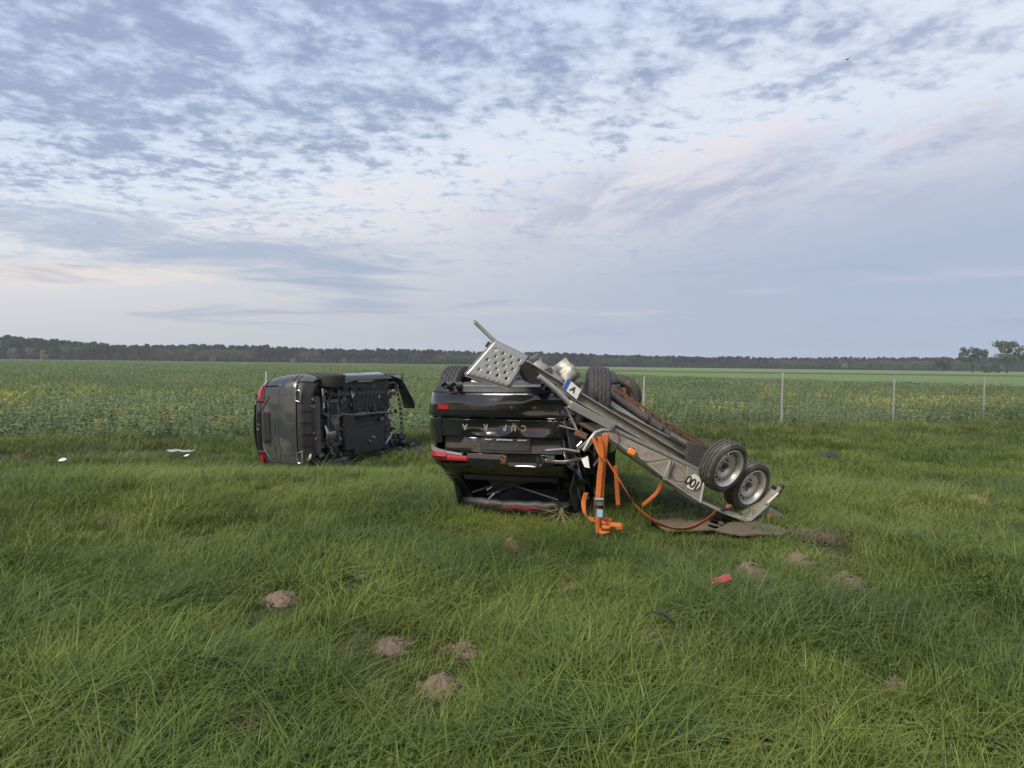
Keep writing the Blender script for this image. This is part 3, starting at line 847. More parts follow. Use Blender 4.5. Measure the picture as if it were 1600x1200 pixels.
# ------------------------------------------------------------------ body surface: s runs round the tail and along the flanks, z is height
CR = .34
def lerp_tab(tab, z):
    if z <= tab[0][0]: return tab[0][1]
    for (a, va), (b, vb) in zip(tab, tab[1:]):
        if z <= b: t_ = (z - a) / (b - a); t_ = t_ * t_ * (3 - 2 * t_) * .5 + t_ * .5; return va + (vb - va) * t_
    return tab[-1][1]
HWT = [(.16, .74), (.25, .80), (.36, .865), (.5, .885), (.72, .895), (.92, .885), (1.04, .86), (1.14, .815), (1.3, .745), (1.44, .69), (1.54, .60), (1.62, .45)]
YRT = [(.16, .16), (.25, .09), (.34, .03), (.46, .0), (.56, .01), (.60, .05), (.76, .06), (.80, .065), (.92, .055), (.97, .045), (1.03, .06), (1.10, .15), (1.16, .22), (1.38, .40), (1.44, .34), (1.54, .36), (1.60, .46)]
class Body:
    def __init__(s, hwt=HWT, yrt=YRT, dent=None, length=4.4): s.hwt = hwt; s.yrt = yrt; s.dent = dent; s.L = length
    def raw(s, q, z):
        hw = lerp_tab(s.hwt, z); yr = lerp_tab(s.yrt, z); r = min(CR, hw * .8)
        a = hw - r; sg = 1 if q >= 0 else -1; q = abs(q)
        if q <= a: x, y = q, yr + .07 * (q / hw) ** 2
        else:
            y0 = yr + .07 * (a / hw) ** 2
            if q <= a + r * math.pi / 2:
                th = (q - a) / r; x, y = a + r * math.sin(th) ** .92, y0 + r * .95 * (1 - math.cos(th) ** .92 if math.cos(th) > 0 else 1)
            else:
                d = q - a - r * math.pi / 2; y = y0 + r * .95 + d
                t_ = max(0, (y - (s.L - 1.15)) / 1.15); x = hw - .16 * t_ ** 2.2 - .012 * max(0, 1 - abs(y - 2.2) / 2)
                if z > 1.02: x -= .10 * max(0, (y - 2.6)) * (z - 1.02)
        return Vector((sg * x, y, z))
    def s_at(s, y, z):
        """arc position on the flank for a given distance from the tail"""
        hw = lerp_tab(s.hwt, z); yr = lerp_tab(s.yrt, z); r = min(CR, hw * .8); a = hw - r
        return a + r * math.pi / 2 + (y - (yr + .07 * (a / hw) ** 2 + r * .95))
    def pt(s, q, z, off=0.0):
        p = s.raw(q, z); e_ = .01
        n = (s.raw(q + e_, z) - s.raw(q - e_, z)).cross(s.raw(q, z + e_) - s.raw(q, z - e_))
        if n.length > 1e-9:
            n.normalize()
        else: n = Vector((0, -1, 0))
        if s.dent: p = p + s.dent(p, n)
        return p + n * off
    def panel(s, name, m, parent, s0, s1, z0, z1, ns=20, nz=8, off=0.0, th=.012, keep=None, lip=.006, flank=False, warp=None, label=None):
        """s0,s1 may depend on z (0..1 up the panel); flank=True takes s as metres from the tail"""
        f0 = s0 if callable(s0) else (lambda v: s0); f1 = s1 if callable(s1) else (lambda v: s1)
        g0 = z0 if callable(z0) else (lambda u: z0); g1 = z1 if callable(z1) else (lambda u: z1)
        vs = []; idx = {}
        us = [0, .012] + [i / ns for i in range(1, ns)] + [.988, 1]; vv = [0, .03] + [j / nz for j in range(1, nz)] + [.97, 1]
        for j, v in enumerate(vv):
            for i, u in enumerate(us):
                z = g0(u) + (g1(u) - g0(u)) * v; q = f0(v) + (f1(v) - f0(v)) * u
                if flank:
                    sg = 1 if flank > 0 else -1; q = sg * s.s_at(q, z)
                edge = i in (0, len(us) - 1) or j in (0, len(vv) - 1)
                p = s.pt(q, z, off - (lip if edge else 0))
                if warp: p = warp(p, u, v)
                vs.append(p)
        fs = []; w_ = len(us)
        for j in range(len(vv) - 1):
            for i in range(w_ - 1):
                if keep:
                    c = (vs[j * w_ + i] + vs[(j + 1) * w_ + i + 1]) / 2
                    if not keep(c): continue
                fs.append((j * w_ + i, j * w_ + i + 1, (j + 1) * w_ + i + 1, (j + 1) * w_ + i))
        mb = MB(); mb.add(vs, fs)
        me = mb.mesh(name, smooth=50, recalc=False)
        if flank and flank < 0 or (not flank and callable(s0) is False and s1 < s0): me.flip_normals()
        o = link(name, me, m, parent)
        md = o.modifiers.new("thickness", 'SOLIDIFY'); md.thickness = th; md.offset = -1
        if label: o['label'] = label
        return o

def arch_keep(ys, r=.40, zc=.36):
    return lambda c: all((c.y - y) ** 2 + (c.z - zc) ** 2 > r * r for y in ys)

def flanks(B, root, m, zs=.25, wheels=(.82, 3.50), glass=GLASS, skip=()):
    kp = arch_keep(wheels)
    for sg in (1, -1):
        B.panel("quarter_panel", m, root, .42 if True else 0, 1.36, .26, 1.03, 26, 22, flank=sg, keep=kp)
        B.panel("rear_door", m, root, 1.375, 2.22, .30, 1.03, 10, 8, flank=sg, keep=kp)
        B.panel("front_door", m, root, 2.235, 3.16, .30, 1.03, 10, 8, flank=sg, keep=kp)
        if ("front_fender", sg) not in skip: B.panel("front_fender", m, root, 3.175, B.L - .22, .30, lambda u: 1.02 - .22 * u, 26, 18, flank=sg, keep=kp)
        B.panel("sill", PLAST, root, 1.15, 3.2, .17, .295, 6, 3, flank=sg)
        if "glass" not in skip: B.panel("side_window", glass, root, 1.42, 2.19, 1.05, 1.48, 6, 6, flank=sg, off=-.01, th=.005)
        if "glass" not in skip: B.panel("side_window", glass, root, 2.26, lambda v: 3.12 - .55 * v, 1.05, 1.48, 6, 6, flank=sg, off=-.01, th=.005)
        if "glass" not in skip: B.panel("quarter_window", glass, root, lambda v: .72 + .15 * v, 1.36, 1.07, 1.47, 6, 5, flank=sg, off=-.01, th=.005)
        B.panel("roof_rail", m, root, .75, 2.55, 1.485, 1.57, 14, 3, flank=sg)
        B.panel("pillar", m, root, lambda v: .44 + .12 * v, lambda v: .71 + .16 * v, 1.035, 1.485, 4, 6, flank=sg)
        # door handles
        for y_ in (1.55, 2.42):
            p = B.pt(sg * B.s_at(y_, .90), .90, .02); q = B.pt(sg * B.s_at(y_ + .2, .91), .91, .02)
            mb = MB(); mb.tube([p, (p + q) / 2 + Vector((sg * .012, 0, 0)), q], .012, 8); mb.build("door_handle", m, root)
    def top(y):
        return lerp_tab([(.42, 1.585), (1.2, 1.625), (2.0, 1.60), (2.6, 1.50), (3.25, 1.06), (3.8, .97), (4.25, .86), (B.L, .70)], y)
    def cap(name, y0, y1, hw0, hw1, mm, cr=.05, n=8):
        rows = []
        for i in range(n + 1):
            y = y0 + (y1 - y0) * i / n; h = hw0 + (hw1 - hw0) * i / n
            rows.append([(h * u, y, top(y) - cr * u * u - .02 * (u * u > .99)) for u in [-1, -.97, -.75, -.4, 0, .4, .75, .97, 1]])
        mb = MB(); mb.sheet(rows); mb.build(name, mm, root, smooth=60, solid=.012)
    cap("roof", .44, 2.5, .56, .60, m)
    cap("windscreen", 2.53, 3.24, .60, .74, glass, .04)
    cap("bonnet", 3.27, B.L - .16, .80, .70, m, .07)

# ------------------------------------------------------------------ underside shared by both wrecks
def underbody(root, diffuser=True, wheels=(.82, 3.5), tunnel=True, front=True):
    # pressed floor: ribs as geometry
    rows = []
    for i in range(61):
        y = .42 + (3.1 - .42) * i / 60; row = []
        for j in range(41):
            x = -.72 + 1.44 * j / 40
            z = .235 + .014 * noise.noise(Vector((x * 6, y * 5, 2))) + (.03 if abs(x) < .13 else 0) + .010 * (1 if (i // 3) % 2 and .18 < abs(x) < .62 else 0) + .03 * (y < .75) + (.012 if abs(abs(x) - .66) < .04 else 0)
            if y < 1.15 and abs(x) > .45: z += .12
            row.append((x, y, z))
        rows.append(row)
    mb = MB(); mb.sheet(rows); mb.build("floor_pan", UNDER, root, smooth=30, solid=.01)
    # covers with diagonal ribs
    for sg in (1, -1):
        mb = MB(); mb.box((sg * .42, 2.15, .205), (.50, 1.25, .022))
        for k in range(7 if sg > 0 else 0):
            y0 = 1.62 + k * .17; mb.beam((sg * .20, y0, .19), (sg * .64, y0 + .14, .19), .022, .016)
        mb.build("floor_cover", UNDER if sg > 0 else PLAST, root, bevel=.006)
    # fuel tank
    mb = MB(); mb.box((-.22, 1.36, .23), (.70, .42, .11)); mb.build("fuel_tank", PLAST, root, bevel=.03)
    # rear silencer, pipes
    mb = MB(); mb.tube([(-.52, .30, .27), (-.50, .30, .27), (.50, .30, .27), (.52, .30, .27)], [.07, .105, .105, .07], 18)
    mb.build("silencer", STEELD, root)
    mb = MB(); mb.tube([(.25, .36, .25), (.16, .62, .23), (-.02, .78, .21), (.10, .95, .20), (.14, 1.12, .20), (.10, 1.4, .20), (.08, 1.9, .20), (.06, 2.6, .20), (.02, 3.2, .22)], .030, 12)
    mb.tube([(.09, 1.55, .20), (.085, 1.62, .20), (.08, 1.95, .20), (.078, 2.0, .20)], [.03, .055, .055, .03], 12)
    mb.build("exhaust_pipe", STEELD, root)
    mb = MB(); mb.tube([(-.40, .22, .27), (-.55, .10, .25), (-.57, .02, .24)], .026, 10); mb.build("tail_pipe", STEELB, root)
    # heat shield
    rows = [[(x, y, .222 + .03 * math.cos(x * 18) * .6 + .004 * noise.noise(Vector((x * 9, y * 9, 0)))) for x in np.linspace(-.30, -.02, 9)] for y in np.linspace(.58, .92, 10)]
    mb = MB(); mb.sheet(rows); mb.build("heat_shield", STEELB, root, smooth=60, solid=.003)
    # rear axle carrier, links, springs, dampers
    yr_ = wheels[0]; mb = MB()
    mb.beam((-.42, yr_ - .16, .24), (.42, yr_ - .16, .24), .06, .07); mb.beam((-.42, yr_ + .18, .24), (.42, yr_ + .18, .24), .06, .07)
    for sg in (1, -1): mb.beam((sg * .40, yr_ - .2, .25), (sg * .40, yr_ + .22, .25), .07, .07)
    mb.box((0, yr_ + .02, .27), (.30, .26, .17))
    mb.build("axle_carrier", STEELD, root, bevel=.012)
    for sg in (1, -1):
        mb = MB(); mb.tube([(sg * .40, yr_ - .14, .22), (sg * .56, yr_ - .12, .18), (sg * .70, yr_ - .05, .24)], [.026, .036, .024], 8)
        mb.beam((sg * .40, yr_ + .16, .24), (sg * .70, yr_ + .04, .26), .05, .02); mb.build("control_arm", STEELD, root)
        mb = MB(); mb.tube([(sg * .62, yr_ + .55, .24), (sg * .68, yr_ + .3, .27), (sg * .72, yr_ + .05, .28)], .032, 6); mb.build("trailing_arm", UNDER, root)
        mb = MB(); pts_ = [(sg * .54 + .055 * math.cos(k * .7), yr_ - .06 + .055 * math.sin(k * .7), .22 + k * .006) for k in range(46)]
        mb.tube(pts_, .008, 6); mb.build("coil_spring", PLAST, root)
        mb = MB(); mb.tube([(sg * .66, yr_ + .10, .22), (sg * .62, yr_ + .10, .52)], [.028, .028], 10); mb.build("damper", STEELD, root)
        # liners
        for yw in wheels:
            rows = []
            for k in range(15):
                a = math.pi * (-.08 + 1.16 * k / 14)
                rows.append([(sg * (.50 + .37 * u), yw + .395 * math.cos(a), .36 + .395 * math.sin(a)) for u in (0, .3, .6, .95)])
            mb = MB(); mb.sheet(rows); mb.build("wheel_arch_liner", PLAST, root, smooth=60, solid=.006)
    if tunnel:
        mb = MB(); mb.tube([(0, yr_ + .15, .27), (0, 1.9, .255), (0, 3.0, .27)], .028, 10); mb.build("driveshaft", STEELD, root)
    mb = MB(); mb.tube([(.50, .55, .215), (.50, 1.2, .20), (.47, 2.8, .19)], .006, 5); mb.tube([(.53, .55, .215), (.53, 1.2, .20), (.50, 2.8, .19)], .006, 5)
    mb.build("brake_line", STEELD, root)
    if front:
        yf = wheels[1]; mb = MB()
        mb.beam((-.45, yf - .2, .25), (.45, yf - .2, .25), .10, .06); mb.beam((-.42, yf + .26, .26), (.42, yf + .26, .26), .06, .06)
        for sg in (1, -1): mb.beam((sg * .42, yf - .35, .26), (sg * .44, yf + .5, .28), .08, .08)
        mb.build("front_subframe", STEELD, root, bevel=.01)
        mb = MB(); mb.box((.14, yf + .04, .36), (.46, .42, .30)); mb.box((-.24, yf + .05, .36), (.30, .34, .24)); mb.tube([(-.05, yf + .1, .22), (-.05, yf + .1, .30)], .12, 14)
        mb.build("engine", STEELD, root, bevel=.03)
        for sg in (1, -1):
            mb = MB(); mb.tube([(sg * .42, yf - .14, .24), (sg * .58, yf - .04, .20), (sg * .72, yf, .24)], [.03, .04, .025], 8); mb.build("control_arm", STEELD, root)
        mb = MB(); mb.beam((-.6, yf + .72, .50), (.6, yf + .72, .50), .05, .12); mb.build("crash_beam", STEELD, root)

def text_mesh(txt, size, depth=.002, spacing=1.0):
    cu = bpy.data.curves.new("lettering", 'FONT'); cu.body = txt; cu.size = size; cu.extrude = depth; cu.align_x = 'CENTER'; cu.align_y = 'CENTER'; cu.space_character = spacing; cu.resolution_u = 2; cu.offset = size * .012
    o = bpy.data.objects.new("lettering", cu); COL.objects.link(o)
    dg = bpy.context.evaluated_depsgraph_get(); me = bpy.data.meshes.new_from_object(o.evaluated_get(dg)); bpy.data.objects.remove(o); return me
def place_text(name, txt, size, m, parent, loc, xdir, ydir, depth=.002, spacing=1.0):
    me = text_mesh(txt, size, depth, spacing); me.materials.clear()
    o = link(name, me, m, parent); x = Vector(xdir).normalized(); y = Vector(ydir); y = (y - x * y.dot(x)).normalized(); z = x.cross(y)
    M = Matrix((x, y, z)).transposed().to_4x4(); M.translation = Vector(loc); o.matrix_local = M
    return o

# ================================================================== upturned black car
def sstep(a, b, x):
    t_ = min(1, max(0, (x - a) / (b - a))); return t_ * t_ * (3 - 2 * t_)
def dent_black(p, n):
    """crumple: local -x is the struck side"""
    d = Vector((0, 0, 0)); x, y, z = p
    rear = sstep(.8, .35, y)
    # big pressed-in fold left of the lettering
    def bowl(cx, cz, rx, rz, dep, pw=1.0): 
        r_ = ((x - cx) / rx) ** 2 + ((z - cz) / rz) ** 2
        return dep * max(0, 1 - r_) ** pw
    if y < .5 and .58 < z < .80:
        v = bowl(.17, .665, .27, .095, .055, 1.0) + bowl(.33, .76, .15, .07, .035, 1.2) - bowl(-.05, .71, .13, .09, .018, 1.3) + bowl(-.33, .66, .18, .11, .035, 1.3) - bowl(-.44, .69, .10, .12, .022, 1.3)
        v += .006 * noise.noise(Vector((x * 5, z * 7, 1)))
        d.y += v * .8
    if y < .5 and .9 < z < 1.04:
        d.y += .008 * noise.noise(Vector((x * 4, z * 6, 4))) + bowl(-.22, .97, .25, .06, .03) 
    if y < .5 and .42 < z < .58: d.y += .014 * noise.noise(Vector((x * 4, z * 7, 2))) + bowl(-.5, .5, .3, .12, .05)
    k = sstep(-.52, -.86, x)
    if k > 0 and y < 1.6:
        a = k * sstep(1.6, .9, y)
        d += Vector((.12 + .12 * noise.noise(Vector((y * 4, z * 6, 1))), .10 + .10 * noise.noise(Vector((x * 5, z * 7, 5))), .05 * noise.noise(Vector((x * 6, y * 6, z * 6))))) * a
        d += Vector((noise.noise(Vector((y * 13, z * 15, 1))), noise.noise(Vector((x * 13, z * 15, 5))), 0)) * .035 * a
    # roof pressed down and pushed
    if z > 1.38:
        d.z -= .04 * sstep(1.38, 1.6, z) * (1 + .7 * noise.noise(Vector((x * 3, y * 2, 3))))
        d.z += .02 * noise.noise(Vector((x * 9, y * 7, 3)))
    d.x -= .06 * sstep(1.02, 1.6, z) * (1.0 if x > -.2 else .75) * sstep(2.5, .6, y)
    d += Vector((noise.noise(Vector((x * 3.1, y * 2.3, z * 4))), noise.noise(Vector((x * 3.1 + 9, y * 2.3, z * 4))), 0)) * .009
    if y > 2.5 and x < 0: d.x += -x * .62 * sstep(2.5, 4.3, y)
    return d
GND = .33
bcar = empty("upturned_car", (-.10, 7.60, GND + 1.27 + .035), (0, math.pi + R(.6), R(-16)))
bcar.rotation_mode = 'XYZ'
tag(bcar, "black car lying upside down on its roof with dented tailgate and smashed rear window", "car")
# rotation order: first turn over about its own length, then yaw
bcar.rotation_euler = (0, math.pi - R(.8), R(-16))
bcar.location.z = 2.035; bcar.scale = (1, 1, 1.08)
BB = Body(dent=dent_black)
BB.panel("diffuser", PLAST, bcar, -1.05, 1.05, .295, .345, 40, 6, off=-.004)
BB.panel("bumper", BLACK, bcar, -1.12, 1.12, .352, .585, 60, 12)
BB.panel("bumper_step", PLAST, bcar, -.66, .66, .462, .512, 40, 4, off=.006, th=.01)
for k in range(5):
    x0 = -.52 + k * .215; BB.panel("bumper_slot", INSIDE, bcar, x0, x0 + .15, .474, .500, 6, 2, off=.0085, th=.004, lip=.001)
for x_ in (-.32, -.10): BB.panel("trim_clip", STEELD, bcar, x_ - .015, x_ + .02, .472, .503, 2, 2, off=.0155, th=.004, lip=.001, label="torn pale clip on the bumper strip")
BB.panel("bumper_reflector", REDLENS, bcar, .57, .70, .462, .508, 8, 4, off=.012, th=.012)
BB.panel("tailgate", BLACK, bcar, -.64, .66, .600, .760, 110, 26, off=.0)
BB.panel("plate_recess", BLACK, bcar, -.66, .66, .765, .912, 44, 6, off=-.028)
BB.panel("tailgate_lip", BLACK, bcar, -.52, .40, .918, 1.028, 60, 8, off=.006)
BB.panel("tailgate_upper", BLACK, bcar, -.76, .76, 1.034, 1.150, 44, 6, off=-.012)
for sg in (1, -1):
    a_, b_ = (.67, 1.13) if sg > 0 else (-1.13, -.67)
    BB.panel("rear_corner", BLACK, bcar, a_, b_, .592, .835, 20, 10)
    a_, b_ = (.71, 1.06) if sg > 0 else (-1.06, -.71)
    BB.panel("rear_corner", BLACK, bcar, a_, b_, .99, 1.13, 16, 6, off=-.004)
    a_, b_ = (.50, .72) if sg > 0 else (-.72, -.50)
    BB.panel("window_frame", BLACK, bcar, (lambda v, sg=sg: (.56 if sg > 0 else -.90) - (.07 * v if sg > 0 else -.12 * v)), (lambda v, sg=sg: (.90 if sg > 0 else -.56) - (.12 * v if sg > 0 else -.07 * v)), 1.155, 1.42, 6, 10, off=-.01)
BB.panel("spoiler", PLAST, bcar, -.70, .70, 1.405, 1.515, 34, 6, off=.02)
BB.panel("roof_edge", PLAST, bcar, -.66, .66, 1.520, 1.60, 34, 6, off=.0)
BB.panel("window_sill", PLAST, bcar, -.50, .50, 1.152, 1.19, 24, 2, off=.004)
BB.panel("brake_lamp", REDLENS, bcar, -.24, .16, 1.452, 1.474, 14, 2, off=.026, th=.008, label="long narrow third brake lamp in the roof spoiler")
# lamp cluster on the whole side (pieces fade to a point towards the middle)
BB.panel("tail_lamp", REDDARK, bcar, .36, .93, lambda u: .955 - .09 * min(1, u * 1.3), 1.000, 20, 6, off=.010, th=.02)
BB.panel("tail_lamp_bar", REDLENS, bcar, .385, .60, lambda u: .952 - .012 * u, .985, 10, 3, off=.018, th=.006)
BB.panel("tail_lamp_bar", REDLENS, bcar, .605, .88, .918, .962, 10, 3, off=.018, th=.006)
BB.panel("reversing_lamp", CLEARG, bcar, .44, .90, lambda u: .925 - .065 * u, lambda u: .945 - .035 * u, 14, 3, off=.016, th=.012)
# number plate holder with dealer strip
BB.panel("plate_holder", PLAST, bcar, -.27, .26, .775, .895, 12, 6, off=-.008, th=.012, lip=.002)
for x_, t_, s_ in ((.165, "autohaus", .021), (-.005, "www.auto-sued", .026), (-.185, "automobile", .021)):
    pz = BB.pt(x_, .788, -.003)
    place_text("plate_holder_print", t_, s_, PRINT, bcar, pz + Vector((0, -.005, 0)), (1, 0, 0), (0, 0, 1), .0006)
for x_ in (.12, -.13):
    mb = MB(); p = BB.pt(x_, .835, -.003); mb.tube([p, p + Vector((0, -.006, 0))], .006, 8); mb.build("plate_screw", STEELB, bcar)
# spaced lettering on the tailgate
for ch, x_ in (("C", -.205), ("U", -.105), ("P", -.012), ("R", .20), ("A", .415)):
    p = BB.pt(x_, .672, .008); q = BB.pt(x_ + .02, .672, .008); u_ = BB.pt(x_, .684, .008)
    place_text("letter", ch, .078, STEELB, bcar, p, q - p, u_ - p, .005)
# square badge in the lamp bar
p = BB.pt(0, .972, .012); mb = MB(); mb.box(p, (.078, .006, .078)); mb.build("badge_plate", mat("brown_badge", (.035, .02, .015), .3, coat=.5), bcar, bevel=.003)
mb = MB()
for sg in (1, -1):
    mb.prism([p + Vector((sg * a, -.004, b)) for a, b in ((.004, .026), (.010, .030), (.016, .004), (.032, -.022), (.022, -.024), (.005, -.006))], (0, -.004, 0))
mb.prism([p + Vector((a, -.004, b)) for a, b in ((-.010, -.014), (0, .004), (.010, -.014), (0, -.008))], (0, -.004, 0))
mb.build("emblem", COPPER, bcar)
# hidden cut of the handle recess
flanks(BB, bcar, BLACK, wheels=(.86, 3.54), skip=("glass", ("front_fender", -1)), glass=INSIDE)
n0 = set(bcar.children)
underbody(bcar, wheels=(.86, 3.54))
for c in bcar.children:
    if c not in n0: c.location.z += .09
mb = MB(); mb.sheet([[(x, y, 1.565 - .02 * abs(x)) for x in np.linspace(-.56, .52, 7)] for y in np.linspace(.36, 2.4, 9)]); mb.build("headliner", INSIDE, bcar, solid=.01)
mb = MB(); mb.sheet([[(x, 2.45 + .3 * (1.5 - z), z) for x in np.linspace(-.75, .75, 5)] for z in np.linspace(.9, 1.55, 5)]); mb.build("dashboard", INSIDE, bcar, solid=.02)
# exhaust tips
for x_ in (.46, .555, -.46, -.555):
    mb = MB(); mb.lathe([(-.10, .030), (.08, .036), (.082, .033), (-.10, .026)], 20, 'y'); mb.build("exhaust_tip", STEELD, bcar, loc=(x_ + .02, .02, .285), rot=(0, 0, 0))
mb = MB(); mb.box((.1, 3.45, .36), (.95, 1.0, .03)); mb.build("engine_tray", UNDER, bcar, bevel=.01)
for sg in (1, -1):
    mb = MB(); mb.sheet([[(sg * (.70 - .12 * u), y, 1.0 + .52 * u) for u in (0, .5, 1)] for y in np.linspace(.34, 1.3, 5)]); mb.build("boot_lining", INSIDE, bcar, solid=.01)
mb = MB(); mb.box((0, .24, .315), (1.25, .26, .04)); mb.build("bumper_tray", PLAST, bcar, bevel=.01)
mb = MB(); mb.beam((-.55, .16, .36), (.55, .16, .36), .05, .05); mb.build("tow_beam", STEELD, bcar)
# wheels
car_wheel(bcar, (.785, .86, .415), rot=(0, 0, R(3)), face=1)
car_wheel(bcar, (-.80, .86, .43), rot=(0, R(3), R(-14)), face=-1)
car_wheel(bcar, (.785, 3.54, .43), face=1)
# cabin seen through the smashed rear window
mb = MB()
rows = [[(x, y, z) for x in (-.60, .60)] for y, z in ((.26, 1.13), (1.2, 1.02), (1.25, 1.40))]
mb.sheet(rows); mb.build("boot_cover", INSIDE, bcar, smooth=None, solid=.02)
for x_ in (-.34, .0, .34):
    mb = MB(); mb.box((x_, 1.32, .95), (.31, .16, .62)); mb.build("seat_back", INSIDE, bcar, bevel=.05)
    mb = MB(); mb.box((x_, 1.30, 1.33), (.22, .10, .14)); mb.build("head_rest", INSIDE, bcar, bevel=.04)
mb = MB(); mb.tube([(-.40, .42, 1.20), (-.46, .48, 1.24), (-.46, .52, 1.34), (-.40, .50, 1.38)], .018, 8); mb.build("hatch_strut", PLAST, bcar)
mb = MB(); mb.tube([(-.5, .30, 1.36), (.1, .36, 1.22), (.45, .40, 1.34)], .010, 6); mb.tube([(-.2, .35, 1.2), (.3, .42, 1.36)], .008, 6); mb.build("torn_seal", PLAST, bcar)
# crumpled sheet, cables and shards on the struck side
rnd = random.Random(3)
for k in range(16):
    c = Vector((-.80 + rnd.uniform(-.07, .16), rnd.uniform(.10, .75), rnd.uniform(.45, 1.35)))
    rows = []
    a = Vector([rnd.uniform(-1, 1) for _ in range(3)]).normalized() * rnd.uniform(.06, .14); b = Vector((rnd.uniform(-.4, .2), rnd.uniform(-.5, .5), 1)).normalized() * rnd.uniform(.08, .2)
    for i in range(6):
        rows.append([c + a * (i / 2.5 - 1) + b * (j / 2.5 - 1) + Vector((.03 * noise.noise(c * 5 + Vector((i, j, 0)) * .8), .04 * noise.noise(c * 7 + Vector((i, j, 3)) * .8), 0)) for j in range(6)])
    mb = MB(); mb.sheet(rows); mb.build("torn_panel", BLACK if k % 3 else PLAST, bcar, smooth=70, solid=.004)
for k in range(9):
    p = Vector((-.80 + rnd.uniform(-.05, .1), rnd.uniform(.02, .4), rnd.uniform(.75, 1.3))); L_ = rnd.uniform(.15, .45)
    pts_ = [p + Vector((.03 * math.sin(t_ * 5 + k), -.03 * math.cos(t_ * 4 + k), L_ * t_ / 3)) for t_ in range(5)]
    mb = MB(); mb.tube(pts_, .0035, 5); mb.build("loose_cable", STEELB if k % 3 == 0 else PLAST, bcar)
rows = [[Vector((-.44 - .42 * u, -.035 + .10 * u + .02 * math.sin(u * 9), .955 + .015 * math.sin(u * 5) + .035 * (v - .5))) for v in (0, .33, .66, 1)] for u in np.linspace(0, 1, 14)]
mb = MB(); mb.sheet(rows); mb.build("bent_trim", STEELD, bcar, smooth=70, solid=.004, label="bent silvery trim strip sticking out at the struck corner")
mb = MB(); mb.prism([Vector((-.86, -.02, .90)), Vector((-.80, -.03, .93)), Vector((-.83, -.03, 1.0)), Vector((-.88, -.02, 1.01))], (0, .01, 0)); mb.build("lamp_shard", WHITEP, bcar)
for dx_ in (0, .05):
    mb = MB(); mb.tube([(-.36 - dx_, -.01, .93), (-.38 - dx_, -.035, .97), (-.36 - dx_, -.01, 1.01)], .012, 6); mb.build("torn_bracket", INSIDE, bcar)
# roof aerial-side shard under the left roof corner
mb = MB(); mb.prism([Vector((.58, .42, 1.44)), Vector((.50, .40, 1.50)), Vector((.36, .38, 1.66)), Vector((.34, .40, 1.64)), Vector((.50, .44, 1.46))], (0, .012, 0)); mb.build("roof_shard", BLACK, bcar)

# tyre lying loose in the boot opening
lt = tag(tyre_mb(.30, .20, .20, 72).build("loose_tyre", RUBMUD, smooth=28), "loose dirty tyre lying inside the smashed rear window of the black car", "tyre")
lt.location = (.02, 8.25, GND + .50); lt.rotation_euler = (0, R(62), R(35))

# ================================================================== grey car on its side
def dent_grey(p, n):
    x, y, z = p; d = Vector((0, 0, 0))
    if y > 3.4: d += Vector((.06 * noise.noise(p * 3), .05 * noise.noise(p * 4), .05 * noise.noise(p * 3 + Vector((4, 0, 0))))) * sstep(3.4, 3.9, y)
    if y < .5 and .8 < z < 1.25: d.y += .018 * math.exp(-((x + .05) / .4) ** 2) * math.sin((z - .8) * 7)
    d.y += .004 * noise.noise(p * 5)
    return d
HWG = [(.16, .76), (.25, .82), (.36, .88), (.5, .905), (.72, .90), (.92, .88), (1.06, .85), (1.18, .79), (1.32, .71), (1.46, .64), (1.56, .55), (1.62, .42)]
YRG = [(.16, .18), (.25, .10), (.34, .03), (.46, .0), (.66, .0), (.78, .02), (.81, .05), (.9, .06), (1.1, .075), (1.2, .08), (1.28, .10), (1.33, .16), (1.5, .36), (1.60, .46)]
gcar = empty("overturned_car", (-3.30, 13.1, .82), None)
f14 = Vector((math.sin(R(16)), math.cos(R(16)), 0)); u14 = Vector((-math.cos(R(16)), math.sin(R(16)), 0))
tilt = Matrix.Rotation(R(-2), 4, 'Y')
Mg = Matrix((f14.cross(u14), f14, u14)).transposed().to_4x4()
gcar.rotation_euler = (tilt @ Mg).to_euler(); gcar.scale = (1, 1.07, 1)
tag(gcar, "grey car lying on its side in the grass showing its underbody, front end torn off", "car")
GB = Body(HWG, YRG, dent_grey, 4.45)
GB.panel("diffuser", PLAST, gcar, -.80, .80, .19, .42, 40, 8, off=-.004)
for k in range(4): GB.panel("diffuser_fin", PLAST, gcar, -.33 + k * .2, -.31 + k * .2, .22, .36, 2, 6, off=.012, th=.02)
GB.panel("bumper", GREY, gcar, -1.16, 1.16, .43, .79, 70, 14)
GB.panel("bumper_lower_corner", GREY, gcar, .81, 1.14, .24, .425, 14, 6); GB.panel("bumper_lower_corner", GREY, gcar, -1.14, -.81, .24, .425, 14, 6)
GB.panel("tailgate", GREY, gcar, -.70, .70, .805, 1.185, 70, 24, off=.003)
GB.panel("gloss_band", BLACK, gcar, -.62, .62, 1.192, 1.27, 40, 4, off=.004)
GB.panel("tailgate_top", GREY, gcar, -.66, .66, 1.276, 1.335, 40, 4, off=.0)
GB.panel("rear_window", GLASS, gcar, -.58, .58, 1.345, 1.52, 24, 6, off=.0, th=.006)
GB.panel("roof_spoiler", BLACK, gcar, -.58, .58, 1.525, 1.61, 24, 6, off=.015)
